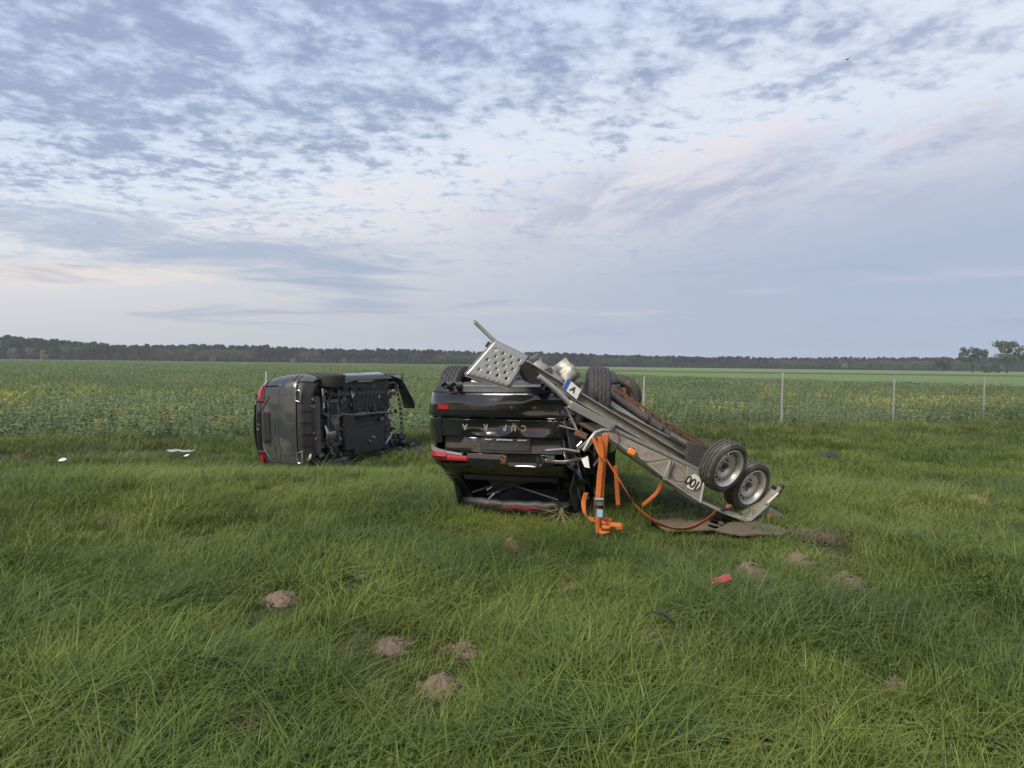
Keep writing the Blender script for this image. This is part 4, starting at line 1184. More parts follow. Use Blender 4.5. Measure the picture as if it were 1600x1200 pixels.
for sg in (1, -1):
    a_, b_ = sorted((sg * .715, sg * 1.13)); GB.panel("rear_corner", GREY, gcar, a_, b_, .80, 1.10, 16, 10)
    a_, b_ = sorted((sg * .60, sg * .98)); GB.panel("window_pillar", GREY, gcar, a_, b_, 1.28, 1.52, 10, 6)
    a_, b_ = sorted((sg * .42, sg * .98)); GB.panel("tail_lamp", REDDARK, gcar, a_, b_, 1.115, 1.275, 16, 6, off=.012, th=.02)
    a_, b_ = sorted((sg * .50, sg * .74)); GB.panel("tail_lamp_bar", REDLENS, gcar, a_, b_, 1.165, 1.235, 10, 3, off=.022, th=.01)
    a_, b_ = sorted((sg * .76, sg * .92)); GB.panel("tail_lamp_bar", REDLENS if sg < 0 else CLEARL, gcar, a_, b_, 1.165, 1.235, 10, 3, off=.022, th=.01)
    a_, b_ = sorted((sg * .80, sg * 1.0)); GB.panel("bumper_reflector", REDDARK, gcar, a_, b_, .50, .535, 8, 3, off=.008, th=.008)
    # exhaust surrounds: five sided frames
    c = GB.pt(sg * .53, .40, .012); out = []; inn = []
    for a, b in ((-.115, -.055), (.085, -.065), (.120, -.01), (.095, .055), (-.085, .060)): 
        out.append(c + Vector((sg * a, -.01, b))); inn.append(c + Vector((sg * a * .80, -.01, b * .66)))
    mb = MB(); n5 = 5; dpt = Vector((0, .05, 0))
    vs = out + inn + [p + dpt for p in out] + [p + dpt for p in inn]
    fs = [(i, (i + 1) % 5, 5 + (i + 1) % 5, 5 + i) for i in range(5)] + [(10 + i, 15 + i, 15 + (i + 1) % 5, 10 + (i + 1) % 5) for i in range(5)] + [(i, 10 + i, 10 + (i + 1) % 5, (i + 1) % 5) for i in range(5)] + [(5 + i, 5 + (i + 1) % 5, 15 + (i + 1) % 5, 15 + i) for i in range(5)]
    mb.add(vs, fs); mb.build("exhaust_trim", CHROME, gcar, smooth=20, bevel=.004)
    mb = MB(); mb.prism([p + Vector((0, .015, 0)) for p in inn], (0, .03, 0)); mb.build("exhaust_opening", INSIDE, gcar)
# plate recess, emblem, light and shade of the creases
GB.panel("plate_recess", PLAST, gcar, -.29, .29, .985, 1.135, 10, 6, off=.008, th=.01)
GB.panel("plate_holder", INSIDE, gcar, -.26, .26, 1.0, 1.11, 10, 4, off=.0185, th=.008)
GB.panel("boot_handle", INSIDE, gcar, -.10, .06, .885, .905, 4, 2, off=.008, th=.004)
e0 = GB.pt(0, 1.232, .010); mb = MB(); pts_ = [e0 + Vector((.052 * math.cos(a), 0, .030 * math.sin(a))) for a in np.linspace(0, 2 * math.pi, 25)]
mb.tube(pts_, .0055, 6, caps=False); mb.build("emblem_ring", CHROME, gcar)
mb = MB(); mb.beam(e0 + Vector((-.022, 0, -.022)), e0 + Vector((-.022, 0, .022)), .006, .006); mb.beam(e0 + Vector((.022, 0, -.022)), e0 + Vector((.022, 0, .022)), .006, .006); mb.beam(e0 + Vector((-.022, 0, .0)), e0 + Vector((.022, 0, .0)), .006, .006); mb.build("emblem_bar", CHROME, gcar)
def wedge(name, pts2, m, off=.012):
    mb = MB(); f_ = [GB.pt(a, b, off) for a, b in pts2]; bk = [GB.pt(a, b, .002) for a, b in pts2]; n = len(f_)
    mb.add(f_ + bk, [tuple(range(n))] + [(i, (i + 1) % n, n + (i + 1) % n, n + i) for i in range(n)]); return mb.build(name, m, gcar, smooth=None)
wedge("crease_shading", [(-.27, 1.165), (-.36, 1.165), (-.60, .985), (-.50, 1.06)], CHROME)  # light caught on this crease, put in as a bright wedge
wedge("crease_shading", [(.27, 1.165), (.36, 1.15), (.52, 1.0), (.42, 1.07)], PLAST)  # shade on the opposite crease, put in as a dark wedge
pz = GB.pt(-.50, .87, .008); place_text("model_lettering", "XCeed", .05, CHROME, gcar, pz, GB.pt(-.45, .87, .008) - pz, (0, 0, 1), .001)
# flanks without the torn front fender on the upper side
flanks(GB, gcar, GREY, wheels=(.84, 3.50))
underbody(gcar, wheels=(.84, 3.50), tunnel=False, front=False)
for o in [c for c in gcar.children if c.name.split('.')[0] in ("bonnet", "front_fender") ]:
    bpy.data.objects.remove(o)
rg = random.Random(11)
for k in range(84):
    x_, y_ = rg.uniform(-.64, .64), rg.uniform(.12, 1.25) if k < 44 else rg.uniform(1.3, 3.35)
    mb = MB(); M_ = Matrix.Rotation(rg.uniform(0, 3), 3, 'Z') @ Matrix.Rotation(rg.uniform(-.5, .5), 3, 'X')
    if k % 3 == 0:
        mb.tube([(x_, y_, .20), (x_ + rg.uniform(-.15, .15), y_ + rg.uniform(-.1, .1), .19), (x_ + rg.uniform(-.25, .25), y_ + rg.uniform(-.2, .2), .24)], rg.uniform(.006, .018), 7); mb.build("under_pipe", (STEELD, PLAST, STEELB)[k % 4 % 3], gcar)
    else:
        mb.box((x_, y_, .205), (rg.uniform(.05, .20), rg.uniform(.03, .10), rg.uniform(.02, .07)), M_); mb.build("under_bracket", (UNDER, STEELD, PLAST, UNDER, STEELD, RUST)[k % 6], gcar, bevel=.008)
car_wheel(gcar, (.79, .84, .33), face=1, rot=(0, R(4), 0)); car_wheel(gcar, (-.78, .84, .30), face=-1, rot=(0, R(-6), 0))
# torn front: struts, hanging fender arc and slotted crash strip
mb = MB()
for sg in (1, -1): mb.beam((sg * .50, 3.0, .34), (sg * .46, 3.45, .42), .09, .12)
mb.beam((-.58, 3.06, .30), (.62, 3.02, .30), .10, .10); mb.build("front_crossmember", STEELD, gcar, bevel=.01)
mb = MB(); mb.box((0, 3.1, .66), (1.30, .04, .62)); mb.build("bulkhead", UNDER, gcar, bevel=.01)
for k, (x_, z_) in enumerate(((-.48, .24), (-.30, .26), (-.1, .25), (.12, .24), (.3, .3))):
    mb = MB(); mb.tube([(x_ - .14, 2.9, z_), (x_, 3.05 + .08 * math.sin(k), z_ - .04), (x_ + .05, 3.3, z_ + .05), (x_ - .1, 3.38, z_ + .12)], .022 - .002 * k, 7); mb.build("hose", (STEELB, PLAST, STEELD)[k % 3], gcar)
for k in range(5):
    mb = MB(); mb.box((-.55 + k * .24, 3.12 + .05 * (k % 2), .30), (.12, .14, .12 + .03 * (k % 3)), Matrix.Rotation(.4 * k, 3, 'Y')); mb.build("engine_mount", STEELD if k % 2 else STEELB, gcar, bevel=.01)
rows = []
for i in range(27):       # upper front wing still hanging as a long curved sheet
    t_ = i / 26; y = 3.1 + 1.45 * math.sin(t_ * 1.45) * .98; x = .86 - .02 * t_ - 1.02 * (1 - math.cos(t_ * 1.35)); w_ = .36 * (1 - .35 * t_)
    rows.append([Vector((x - .015 * (1 - u) , y - .03 * u, .30 + w_ * u + .02 * math.sin(t_ * 12 + u * 3))) for u in (0, .12, .3, .5, .7, .9, 1)])
mb = MB(); mb.sheet(rows); mb.build("hanging_wing", GREY, gcar, smooth=60, solid=.02, label="torn front bumper skin hanging down in a curve")
rows = []
for i in range(24):
    t_ = i / 23; y = 3.55 + .42 * math.sin(t_ * 2.2) * .6; x = .62 - 1.22 * t_
    rows.append([Vector((x, y + .04 * u, .26 + .07 * u)) for u in (0, 1)])
mb = MB()
for i, (a, b) in enumerate(zip(rows, rows[1:])):
    if i % 2 == 0: mb.beam((Vector(a[0]) + Vector(a[1])) / 2, (Vector(b[0]) + Vector(b[1])) / 2, .07, .012, up=(0, 1, 0))
    for c_ in (0, 1): mb.beam(a[c_], b[c_], .014, .014, up=(0, 1, 0))
mb.build("slotted_strip", STEELB, gcar)
mb = MB(); mb.tube([(.62, 3.1, .4), (.66, 3.5, .3), (.60, 3.6, .27)], .02, 6); mb.tube([(-.5, 3.1, .4), (-.6, 3.4, .3), (-.62, 3.62, .3)], .02, 6); mb.build("strip_bracket", STEELD, gcar)

# ================================================================== upturned trailer
def cyl(mb, a, b, r, n=10): return mb.tube([a, b], r, n)
TG = mat("trailer_galvanised", (0.32, 0.315, 0.295), 0.55, 0.55, var=0.25, scale=9, dirt=0.42, dirt_col=(0.21, 0.18, 0.14))
TGL = mat("trailer_galvanised_clean", (0.36, 0.37, 0.36), 0.45, 0.6, var=0.22, scale=11, dirt=0.25, dirt_col=(0.19, 0.17, 0.14))
TW = mat("trailer_brown_side", (0.27, 0.24, 0.20), 0.7, 0.1, var=0.2, scale=6, dirt=0.45, dirt_col=(0.12, 0.10, 0.08))
PLY = mat("deck_board", (0.105, 0.078, 0.058), 0.85, var=0.25, scale=5, dirt=0.35, dirt_col=(0.11, 0.085, 0.065), bump=0.2)
TO = W(1020, 720, 7.5); TO.z = gz(TO.x, TO.y)
tr = empty("upturned_trailer", TO)
tag(tr, "upturned galvanised twin axle trailer leaning from the black car down to the grass", "trailer")
def dpt(px, near=True):
    """distance of the near side member, which runs away a little to the right"""
    return 7.05 + (px - 835) / 345 * .65
def N(px, py, dd=0.0): return W(px, py, dpt(px) + dd)
AW = Vector((-.22, .95, .10)).normalized()     # towards the far side of the trailer
LW = (N(1160, 780) - N(900, 610)).normalized()
UW = AW.cross(LW).normalized()
if UW.z < 0: UW = -UW
def tb(name, m, fn, **kw):
    mb = MB(); fn(mb); kw.setdefault('smooth', 35); return mb.build(name, m, tr, origin=TO, **kw)
tb("side_tube", TGL, lambda m: m.tube([N(842, 588), N(866, 607), N(891, 632)], .026, 12))
tb("side_rail", TGL, lambda m: m.beam(N(889, 631), N(958, 668), .05, .075, up=UW), bevel=.006)
tb("side_rail", TG, lambda m: m.beam(N(955, 669, .02), N(1104, 739, .02), .045, .03, up=UW), bevel=.004)
# long upper member running from the number plate to the axle
tb("long_member", TG, lambda m: m.beam(N(820, 570, .25), N(1085, 728, .30), .05, .075, up=UW, prof=[(-.03, -.05), (.03, -.05), (.03, -.035), (-.015, -.035), (-.015, .035), (.03, .035), (.03, .05), (-.03, .05)]), bevel=.003)
tb("long_member", TGL, lambda m: m.beam(N(950, 652, .38), N(1090, 724, .42), .03, .04, up=UW), bevel=.003)
tb("long_member", TG, lambda m: m.beam(N(952, 642, .75), N(1096, 718, .75), .05, .10, up=UW, prof=[(-.03, -.06), (.03, -.06), (.03, -.045), (-.015, -.045), (-.015, .045), (.03, .045), (.03, .06), (-.03, .06)]), bevel=.003)
# side boards between stakes
def quadp(m, pts, th): m.prism(pts, AW * th)
tb("side_board", TW, lambda m: quadp(m, [N(950, 672), N(1048, 717), N(1036, 745), N(944, 679)], .02), bevel=.003)
tb("side_board", TW, lambda m: quadp(m, [N(1052, 719), N(1073, 729), N(1068, 763), N(1042, 748)], .02), bevel=.003)
tb("side_board", TG, lambda m: quadp(m, [N(1074, 729, -.01), N(1103, 741, -.01), N(1097, 785, -.01), N(1069, 764, -.01)], .025), bevel=.003)
tb("stake", TG, lambda m: m.beam(N(1050, 718, -.02), N(1038, 750, -.02), .045, .03, up=AW), bevel=.003)
tb("lower_lip", TGL, lambda m: m.tube([N(942, 678, -.02), N(1000, 716, -.02), N(1040, 748, -.02), N(1072, 770, -.02), N(1096, 786, -.02)], .014, 8))
tb("lower_lip", TG, lambda m: m.beam(N(962, 698, .1), N(1088, 786, .1), .03, .025, up=UW))
# drawbar tube, channel with holes, far ladder
tb("drawbar_tube", STEELD, lambda m: m.tube([N(950, 615, 1.0), N(1010, 656, .95), N(1078, 702, .85)], .045, 16))
tb("tube_clamp", PLAST, lambda m: m.tube([N(1009, 655, .95), N(1013, 658, .95)], .052, 16))
tb("tube_clamp", PLAST, lambda m: m.tube([N(1031, 670, .92), N(1035, 673, .92)], .052, 16))
tb("channel", TG, lambda m: m.beam(N(954, 632, .9), N(1078, 715, .9), .10, .02, up=UW.lerp(-AW, .5)))
for k in range(4): tb("channel_hole", INSIDE, lambda m, k=k: m.tube([N(975 + k * 26, 645 + k * 17.3, .86), N(975 + k * 26, 645 + k * 17.3, .84)], .012, 8))
tb("far_side_rail", RUST, lambda m: (m.beam(N(945, 597, 1.5), N(1105, 702, 1.4), .03, .03, up=UW), m.beam(N(950, 608, 1.5), N(1100, 706, 1.4), .03, .02, up=UW)))
for k in range(14):
    t_ = k / 13; a = N(950 + 145 * t_, 601 + 95 * t_, 1.48); b = N(958 + 140 * t_, 613 + 90 * t_, 1.46)
    tb("lattice_bar", RUST, lambda m: m.beam(a, b, .012, .012))
tb("cable_loom", RUST, lambda m: m.tube([N(1035, 658, 1.35), N(1052, 664, 1.3), N(1070, 676, 1.3), N(1085, 682, 1.3), N(1100, 694, 1.3)], .012, 6))
for k in range(2, 7):
    px_ = 915 + k * 27; tb("crossbar", TG, lambda m: m.beam(N(px_, 633 + k * 16.8, .28), N(px_ - 4, 612 + k * 16.5, 1.45), .04, .03))
# deck underside behind the members
tb("deck", PLY, lambda m: m.prism([N(905, 660, .3), N(1085, 762, .3), N(1060, 718, 1.5), N(960, 660, 1.3)], -UW * .018))
# axle housing block and mud flap
tb("mud_flap", mat("felt_flap", (0.035, 0.035, 0.036), .95, var=.35, scale=18, dirt=.2, bump=.8, bscale=70), lambda m: quadp(m, [N(1076, 691, .10), N(1109, 698, .10), N(1104, 738, .06), N(1073, 720, .06)], .05), bevel=.004)
# folded mudguard below the wheels
def guard(m):
    prof = [(1104, 737), (1095, 783), (1130, 800), (1171, 813), (1199, 789), (1213, 768)]
    m.sheet([[N(px, py, -.05 + dd_), N(px, py, -.05 + dd_) + AW * .12, N(px, py, -.05 + dd_) + AW * .26] for (px, py), dd_ in zip(prof, (0, 0, 0, 0, .18, .25))])
tb("mudguard", TW, guard, smooth=None, solid=.006)
tb("mudguard_lip", TGL, lambda m: m.tube([N(1103, 738, -.06), N(1094, 784, -.06), N(1130, 801, -.06), N(1165, 814, -.06), N(1173, 813, -.06), N(1199, 790, .13), N(1213, 769, .2)], .013, 8))
tb("reflector_stud", mat("faded_red", (.22, .07, .06), .4, var=.3), lambda m: (m.tube([N(1141, 791, -.08), N(1137, 791, -.12)], .020, 12)), label="faded red round reflector on the mudguard")
tb("stud_bracket", PLAST, lambda m: m.beam(N(1127, 797, -.08), N(1137, 795, -.08), .03, .03))
# end piece that has dug into the ground
def wedge_end(m):
    m.prism([N(1166, 812, .15), N(1200, 791, .15), N(1222, 803, .15), N(1240, 818, .15), N(1238, 829, .15), N(1220, 828, .15)], AW * .05)
tb("tail_plate", TG, wedge_end, bevel=.004)
tb("plate_opening", INSIDE, lambda m: m.prism([N(1214, 818, .12), N(1226, 818, .12), N(1233, 825, .12), N(1224, 826, .12)], AW * .02))
tb("end_strut", TG, lambda m: m.beam(N(1196, 789, .0), N(1219, 762, .0), .03, .025), label="bent strut with scraped pale edge")
tb("scraped_edge", WHITEP, lambda m: m.beam(N(1199, 786, -.03), N(1216, 770, -.03), .012, .012))
tb("end_strut", PLAST, lambda m: (m.beam(N(1207, 760, .1), N(1219, 770, .1), .03, .03), m.beam(N(1216, 772, .0), N(1224, 760, .0), .02, .02)))
tb("orange_marker", mat("orange_lens", (.75, .20, .02), .25, coat=.6, var=.15), lambda m: m.box(N(1202, 807, .10), (.035, .02, .045)), bevel=.004)
# deck boards pressed into the grass
def board(name, pts, z, m=PLY, th=.02):
    mb = MB(); P_ = []
    for px, py in pts:
        v = fwd + right * ((px - 800) / F) + upv * ((600 - py) / F); t_ = (z - CAM_H) / v.z; P_.append(CAM_POS + v * t_)
    mb.prism(P_, (0, 0, -th)); return mb.build(name, m, tr, origin=TO, bevel=.003)
board("deck_board", [(1006, 803), (1040, 794), (1128, 797), (1150, 812), (1120, 826), (1040, 828)], GND + .07)
board("deck_board", [(1118, 799), (1180, 806), (1236, 830), (1222, 834), (1185, 833), (1160, 835), (1125, 829), (1105, 822)], GND + .07)
tb("board_bolt", INSIDE, lambda m: m.tube([W(1050, 806, 7.28), W(1050, 806, 7.28) + Vector((0, 0, .015))], .02, 8))
# side marker lamp and cables
tb("side_marker", MATS["orange_lens"], lambda m: m.box(N(987, 706, -.035), (.075, .03, .055), Matrix.Rotation(R(25), 3, 'Y')), bevel=.008)
tb("cable", PLAST, lambda m: m.tube([N(955, 668, -.04), N(966, 674, -.06), N(968, 690, -.05), N(962, 700, -.05)], .005, 6))
tb("cable", PLAST, lambda m: m.tube([N(990, 700, -.04), N(1000, 718, -.05), N(1012, 722, -.04), N(1050, 716, -.04), N(1046, 740, -.05), N(1056, 752, -.04), N(1074, 753, -.04)], .004, 6))
# round 100 sticker, upside down and half peeled
def stick(m):
    c = N(1083, 753, -.035); a = LW; b = UW
    pts_ = []
    for k in range(28):
        t_ = 2 * math.pi * k / 28; r_ = .088 * (1 if not 2.1 < t_ < 3.6 else .80 + .12 * noise.noise(Vector((k * .9, 0, 0))))
        pts_.append(c + a * r_ * math.cos(t_) * .98 + b * r_ * math.sin(t_) * .88)
    m.prism(pts_, AW * .004)
tb("speed_sticker", PRINT, stick, smooth=None)
cst = N(1083, 753, -.035) - AW * .003 - TO
for ch, o_ in (("1", .055), ("0", .006), ("0", -.052)):
    place_text("sticker_digit", ch, .135, INSIDE, tr, cst + LW * (o_ - .002) * -1 * -1 + UW * -.006, -LW, -UW, .0008)
# number plate
pA, pB_, pC, pD = N(887, 591, .20), N(908, 609, .20), N(901, 624, .20), N(879, 606, .20)
xd = (pB_ - pA).normalized(); yd = (pA - pD).normalized()
tb("number_plate", PRINT, lambda m: m.prism([pA, pB_, pC, pD], AW * .008), smooth=None)
tb("euro_band", BLUEP, lambda m: m.prism([pA - AW * .003, pA.lerp(pB_, .24) - AW * .003, pD.lerp(pC, .24) - AW * .003, pD - AW * .003], AW * .002), smooth=None)
place_text("plate_letter", "A", .085, INSIDE, tr, (pA + pB_ + pC + pD) / 4 - TO + xd * .012 - AW * .004, xd, yd, .001)
# bent hoop with hook
tb("bent_hoop", TGL, lambda m: m.tube([N(912, 704, -.12), N(922, 686, -.14), N(930, 676, -.14), N(941, 672, -.12), N(950, 673, -.08)], .017, 10))
tb("hoop_web", TG, lambda m: quadp(m, [N(905, 700, -.08), N(930, 677, -.10), N(938, 680, -.10), N(914, 706, -.08)], .02))
tb("hook_rod", STEELB, lambda m: (m.tube([N(852, 704, -.1), N(880, 702, -.12), N(905, 706, -.12)], .014, 8), m.tube([N(905, 706, -.12), N(902, 697, -.12), N(909, 690, -.12)], .012, 8)))
tb("stay", STEELD, lambda m: m.tube([N(943, 700, -.05), N(936, 716, -.05), N(928, 728, -.03)], .010, 6))
tb("brown_brace", TW, lambda m: (m.beam(N(884, 636, .12), N(903, 676, .10), .05, .015), m.beam(N(875, 665, .1), N(902, 672, .1), .03, .012)))
tb("rusty_bracket", RUST, lambda m: m.box(N(908, 679, .05), (.12, .06, .06), Matrix.Rotation(.4, 3, 'Y')), bevel=.01)
tb("dark_cover", INSIDE, lambda m: m.prism([N(812, 572, .22), N(824, 565, .22), N(848, 590, .22), N(846, 600, .22), N(829, 600, .22)], AW * .3))
rows = [[N(828 + 7 * u + 8 * v + 3.2 * math.sin(u * 2.2 + v), 557 + 6.5 * u - 4.5 * v + 2.5 * math.cos(u * 1.7 + v * 2), .5 + .10 * math.sin(u * 1.9) + .05 * v) for v in range(-1, 2)] for u in range(0, 8)]
tb("crumpled_sheet", TG, lambda m: m.sheet(rows), smooth=60, solid=.004)
rows = [[N(866 + 6 * u + 9 * v, 572 + 7 * u - 7 * v + 2 * math.sin(u * 2), .65 + .06 * math.sin(u * 1.3 + v)) for v in range(-1, 3)] for u in range(0, 5)]
tb("crumpled_sheet", TG, lambda m: m.sheet(rows), smooth=60, solid=.004)
# perforated loading ramp sticking up with its bar
def perforated(m):
    c0, c1, c2, c3 = N(774, 532, .28), N(826, 557, .28), N(795, 606, .22), N(727, 586, .22)
    nu, nv = 9, 7; m.weld = True
    def q(u, v): return (c0.lerp(c1, u)).lerp(c3.lerp(c2, u), v)
    nrm = (c1 - c0).cross(c3 - c0).normalized()
    for i in range(nu):
        for j in range(nv):
            P4 = [q((i + a) / nu, (j + b) / nv) for a, b in ((0, 0), (.5, 0), (1, 0), (1, .5), (1, 1), (.5, 1), (0, 1), (0, .5))]
            if (i + j) % 2 == 0 and 0 < i < nu - 1 and 0 < j < nv - 1:
                cc = q((i + .5) / nu, (j + .5) / nv); ru = (q((i + 1) / nu, .5) - q(i / nu, .5)) * .5; rv = (q(.5, (j + 1) / nv) - q(.5, j / nv)) * .5
                H = []
                for k in range(8):
                    ang = math.atan2([-1, -1, -1, 0, 1, 1, 1, 0][k], [-1, 0, 1, 1, 1, 0, -1, -1][k])
                    r0 = .0135; H.append(cc + ru.normalized() * r0 * math.cos(ang) + rv.normalized() * r0 * math.sin(ang))
                m.add(P4 + H, [(k, (k + 1) % 8, 8 + (k + 1) % 8, 8 + k) for k in range(8)])
            else: m.add(P4, [tuple(range(8))])
ro = tb("loading_ramp", TGL, perforated, smooth=20, solid=.008, label="perforated galvanised ramp plate standing up over the black car")
tb("ramp_edge", TG, lambda m: (m.beam(N(774, 532, .29), N(828, 558, .29), .03, .012, up=UW), m.beam(N(795, 607, .23), N(727, 587, .23), .03, .012, up=UW), m.beam(N(826, 557, .29), N(795, 606, .23), .012, .03), m.beam(N(774, 532, .29), N(727, 586, .23), .012, .03)))
tb("ramp_bar", TG, lambda m: m.beam(N(742, 503, .30), N(775, 535, .29), .034, .034), bevel=.004)
tb("bar_bolt", STEELB, lambda m: m.tube([N(742, 502, .26), N(742, 502, .25)], .012, 8))
tb("ramp_foot", PLAST, lambda m: m.box(N(765, 540, .34), (.07, .06, .06), Matrix.Rotation(.6, 3, 'Y')), bevel=.008)

def steel_wheel(px, py, d, r, rim, wax, w=.165, seed=0):
    e_ = empty("trailer_wheel", W(px, py, d) - TO); e_.parent = tr
    x = Vector(wax).normalized(); z = (UW - x * UW.dot(x)).normalized(); y = z.cross(x)
    e_.rotation_euler = Matrix((x, y, z)).transposed().to_euler()
    tyre_mb(r, w, rim * .97, 90, 3, lug=.004).build("tyre", RUBMUD, e_, smooth=28)
    SW = mat("wheel_silver", (0.58, 0.57, 0.55), 0.42, 0.6, var=0.15, scale=9, dirt=0.30, dirt_col=(0.17, 0.13, 0.09))
    mb = MB(); mb.lathe([(w * .47, rim * 1.03), (w * .50, rim * 1.0), (w * .44, rim * .95), (w * .30, rim * .90), (w * .10, rim * .84), (-w * .3, rim * .86), (-w * .45, rim * 1.0)], 48)
    mb.build("rim", SW, e_, smooth=50)
    # pressed disc with slots round its edge
    mb = MB(); radii = [.84, .80, .66, .60, .50, .42, .36, .30, .22, .14, .0001]; ax = [.10, .16, .22, .24, .19, .10, .02, .0, .06, .08, .08]; n = 72
    vs = []
    for rr, a in zip(radii, ax):
        for k in range(n): t_ = 2 * math.pi * k / n; vs.append((a * w, rim * rr * math.cos(t_), rim * rr * math.sin(t_)))
    fs = []
    for i in range(len(radii) - 1):
        for k in range(n):
            if i in (1,) and k % 5 in (0, 1, 2) and k < 70: continue
            fs.append((i * n + k, i * n + (k + 1) % n, (i + 1) * n + (k + 1) % n, (i + 1) * n + k))
    mb.add(vs, fs); mb.build("wheel_disc", SW, e_, smooth=50, solid=.004)
    for k in range(5):
        a = 2 * math.pi * k / 5 + .3; mb = MB(); mb.tube([(w * .02, rim * .31 * math.cos(a), rim * .31 * math.sin(a)), (w * .14, rim * .31 * math.cos(a), rim * .31 * math.sin(a))], .008, 6); mb.build("wheel_bolt", STEELD, e_)
    mb = MB(); mb.lathe([(-w * .4, .09), (-w * .4, .157), (-w * .02, .157), (-w * .01, .02)], 32); mb.lathe([(w * .02, .034), (w * .20, .034), (w * .22, .02), (w * .22, .0005)], 16); mb.build("hub", STEELD, e_)
    return e_
wx = Vector((.50, -.79, -.30))
steel_wheel(1130, 727, 7.52, .264, .190, wx + Vector((.03, 0, -.03)))
steel_wheel(1167, 757, 7.92, .270, .187, wx)
fw = steel_wheel(969, 619, 9.9, .275, .188, Vector((.35, .75, .25)))
tb("torn_linkage", RUST, lambda m: (m.tube([W(964, 608, 9.7), W(975, 614, 9.7), W(985, 630, 9.6), W(997, 640, 9.6)], .03, 8), m.box(W(968, 612, 9.7), (.16, .1, .1))), bevel=.01)
tb("axle_tube", STEELD, lambda m: (m.tube([W(1130, 727, 7.55), W(1130, 727, 7.55) - wx.normalized() * .75], .035, 10), m.tube([W(1168, 758, 7.95), W(1168, 758, 7.95) - wx.normalized() * .8], .035, 10)))

# ================================================================== straps
def strap(name, label, pts, w=.045, wd=(1, 0, 0), parent=None, group=None, th=.0022):
    """webbing: points with an own width direction each"""
    mb = MB(); rows = []
    P_ = [Vector(p[0]) for p in pts]; Dv = [Vector(p[1]).normalized() for p in pts]
    # smooth by Catmull-Rom
    out = []
    n = len(P_)
    for i in range(n - 1):
        p0, p1, p2, p3 = P_[max(i - 1, 0)], P_[i], P_[i + 1], P_[min(i + 2, n - 1)]
        for k in range(8):
            t_ = k / 8
            out.append((.5 * ((2 * p1) + (-p0 + p2) * t_ + (2 * p0 - 5 * p1 + 4 * p2 - p3) * t_ ** 2 + (-p0 + 3 * p1 - 3 * p2 + p3) * t_ ** 3), Dv[i].lerp(Dv[i + 1], t_).normalized()))
    out.append((P_[-1], Dv[-1]))
    for p, d in out: rows.append([p - d * w / 2, p - d * w * .25, p + d * w * .25, p + d * w / 2])
    mb.sheet(rows)
    if parent is None:
        o = mb.build(name, ORANGE, None, smooth=60, solid=th, origin=P_[-1], loc=P_[-1])
        tag(o, label, "strap", group)
    else: o = mb.build(name, ORANGE, parent, smooth=60, solid=th, origin=parent.location)
    return o
S = lambda px, py, d=6.95: W(px, py, d)
rs = empty("ratchet_strap", S(938, 833)); tag(rs, "orange ratchet strap hanging straight down from the trailer with metal ratchet and blue label", "strap")
strap("webbing", None, [(S(947, 678), (.9, .2, 0)), (S(944, 700), (1, 0, 0)), (S(941, 735), (1, 0, 0)), (S(939, 760), (1, 0, 0)), (S(938, 790), (1, .1, 0))], .062, parent=rs)
strap("webbing", None, [(S(937, 682, 6.9), (.8, .5, 0)), (S(940, 712, 6.9), (1, 0, 0)), (S(937, 745, 6.92), (1, 0, 0)), (S(934, 785, 6.92), (1, 0, 0))], .05, parent=rs)
strap("webbing", None, [(S(926, 682, 6.93), (.6, .7, .3)), (S(936, 708, 6.88), (.8, .3, 0)), (S(946, 722, 6.9), (.8, .3, .3))], .03, parent=rs)
strap("webbing", None, [(S(936, 795), (1, 0, 0)), (S(935, 815), (1, 0, 0)), (S(935, 834), (1, 0, 0))], .048, parent=rs)
mb = MB(); mb.box(S(935, 784, 6.86), (.075, .02, .07)); mb.build("ratchet_plate", STEELB, rs, origin=rs.location, bevel=.004)
mb = MB(); mb.tube([S(928, 780, 6.84), S(943, 780, 6.84)], .014, 10); mb.build("ratchet_spool", CHROME, rs, origin=rs.location)
for sx in (928, 943): 
    mb = MB(); mb.beam(S(sx, 776, 6.84), S(sx + 1, 812, 6.84), .05, .006, up=(1, 0, 0)); mb.build("ratchet_cheek", STEELD, rs, origin=rs.location)
mb = MB(); mb.box(S(937, 802, 6.85), (.052, .006, .066), Matrix.Rotation(.05, 3, 'Y')); mb.build("ratchet_label", LBLUE, rs, origin=rs.location)
# coiled end
for k, (px, py, r_) in enumerate(((947, 815, .045), (950, 822, .055), (945, 831, .05))):
    mb = MB(); c = S(px, py, 6.9); rows = []
    for i in range(20):
        a = i / 19 * math.pi * 1.7 + k; rows.append([c + Vector((r_ * math.cos(a), r_ * .6 * math.sin(a), -.022 + .012 * math.sin(a + k))), c + Vector((r_ * 1.05 * math.cos(a), r_ * .6 * math.sin(a), .022 + .012 * math.sin(a)))])
    mb.sheet(rows); mb.build("webbing_loop", ORANGE, rs, origin=rs.location, solid=.004)
strap("webbing", None, [(S(950, 820, 6.88), (0, .1, 1)), (S(960, 820, 6.84), (0, .2, 1)), (S(970, 821, 6.80), (0, .2, 1)), (S(975, 823, 6.86), (0, .2, 1)), (S(962, 826, 6.92), (0, .2, 1))], .04, parent=rs)
strap("webbing", None, [(S(916, 770, 7.1), (1, .1, 0)), (S(912, 785, 7.1), (1, .1, -.2)), (S(914, 803, 7.05), (.8, .1, -.6)), (S(922, 812, 7.0), (.2, .1, -1)), (S(932, 812, 6.95), (0, .1, -1))], .045, parent=rs)
mb = MB(); mb.box(S(932, 847, 6.95), (.10, .08, .07), Matrix.Rotation(.5, 3, 'Y')); mb.tube([S(934, 836, 6.95), S(930, 842, 6.93), S(933, 848, 6.93)], .012, 6)
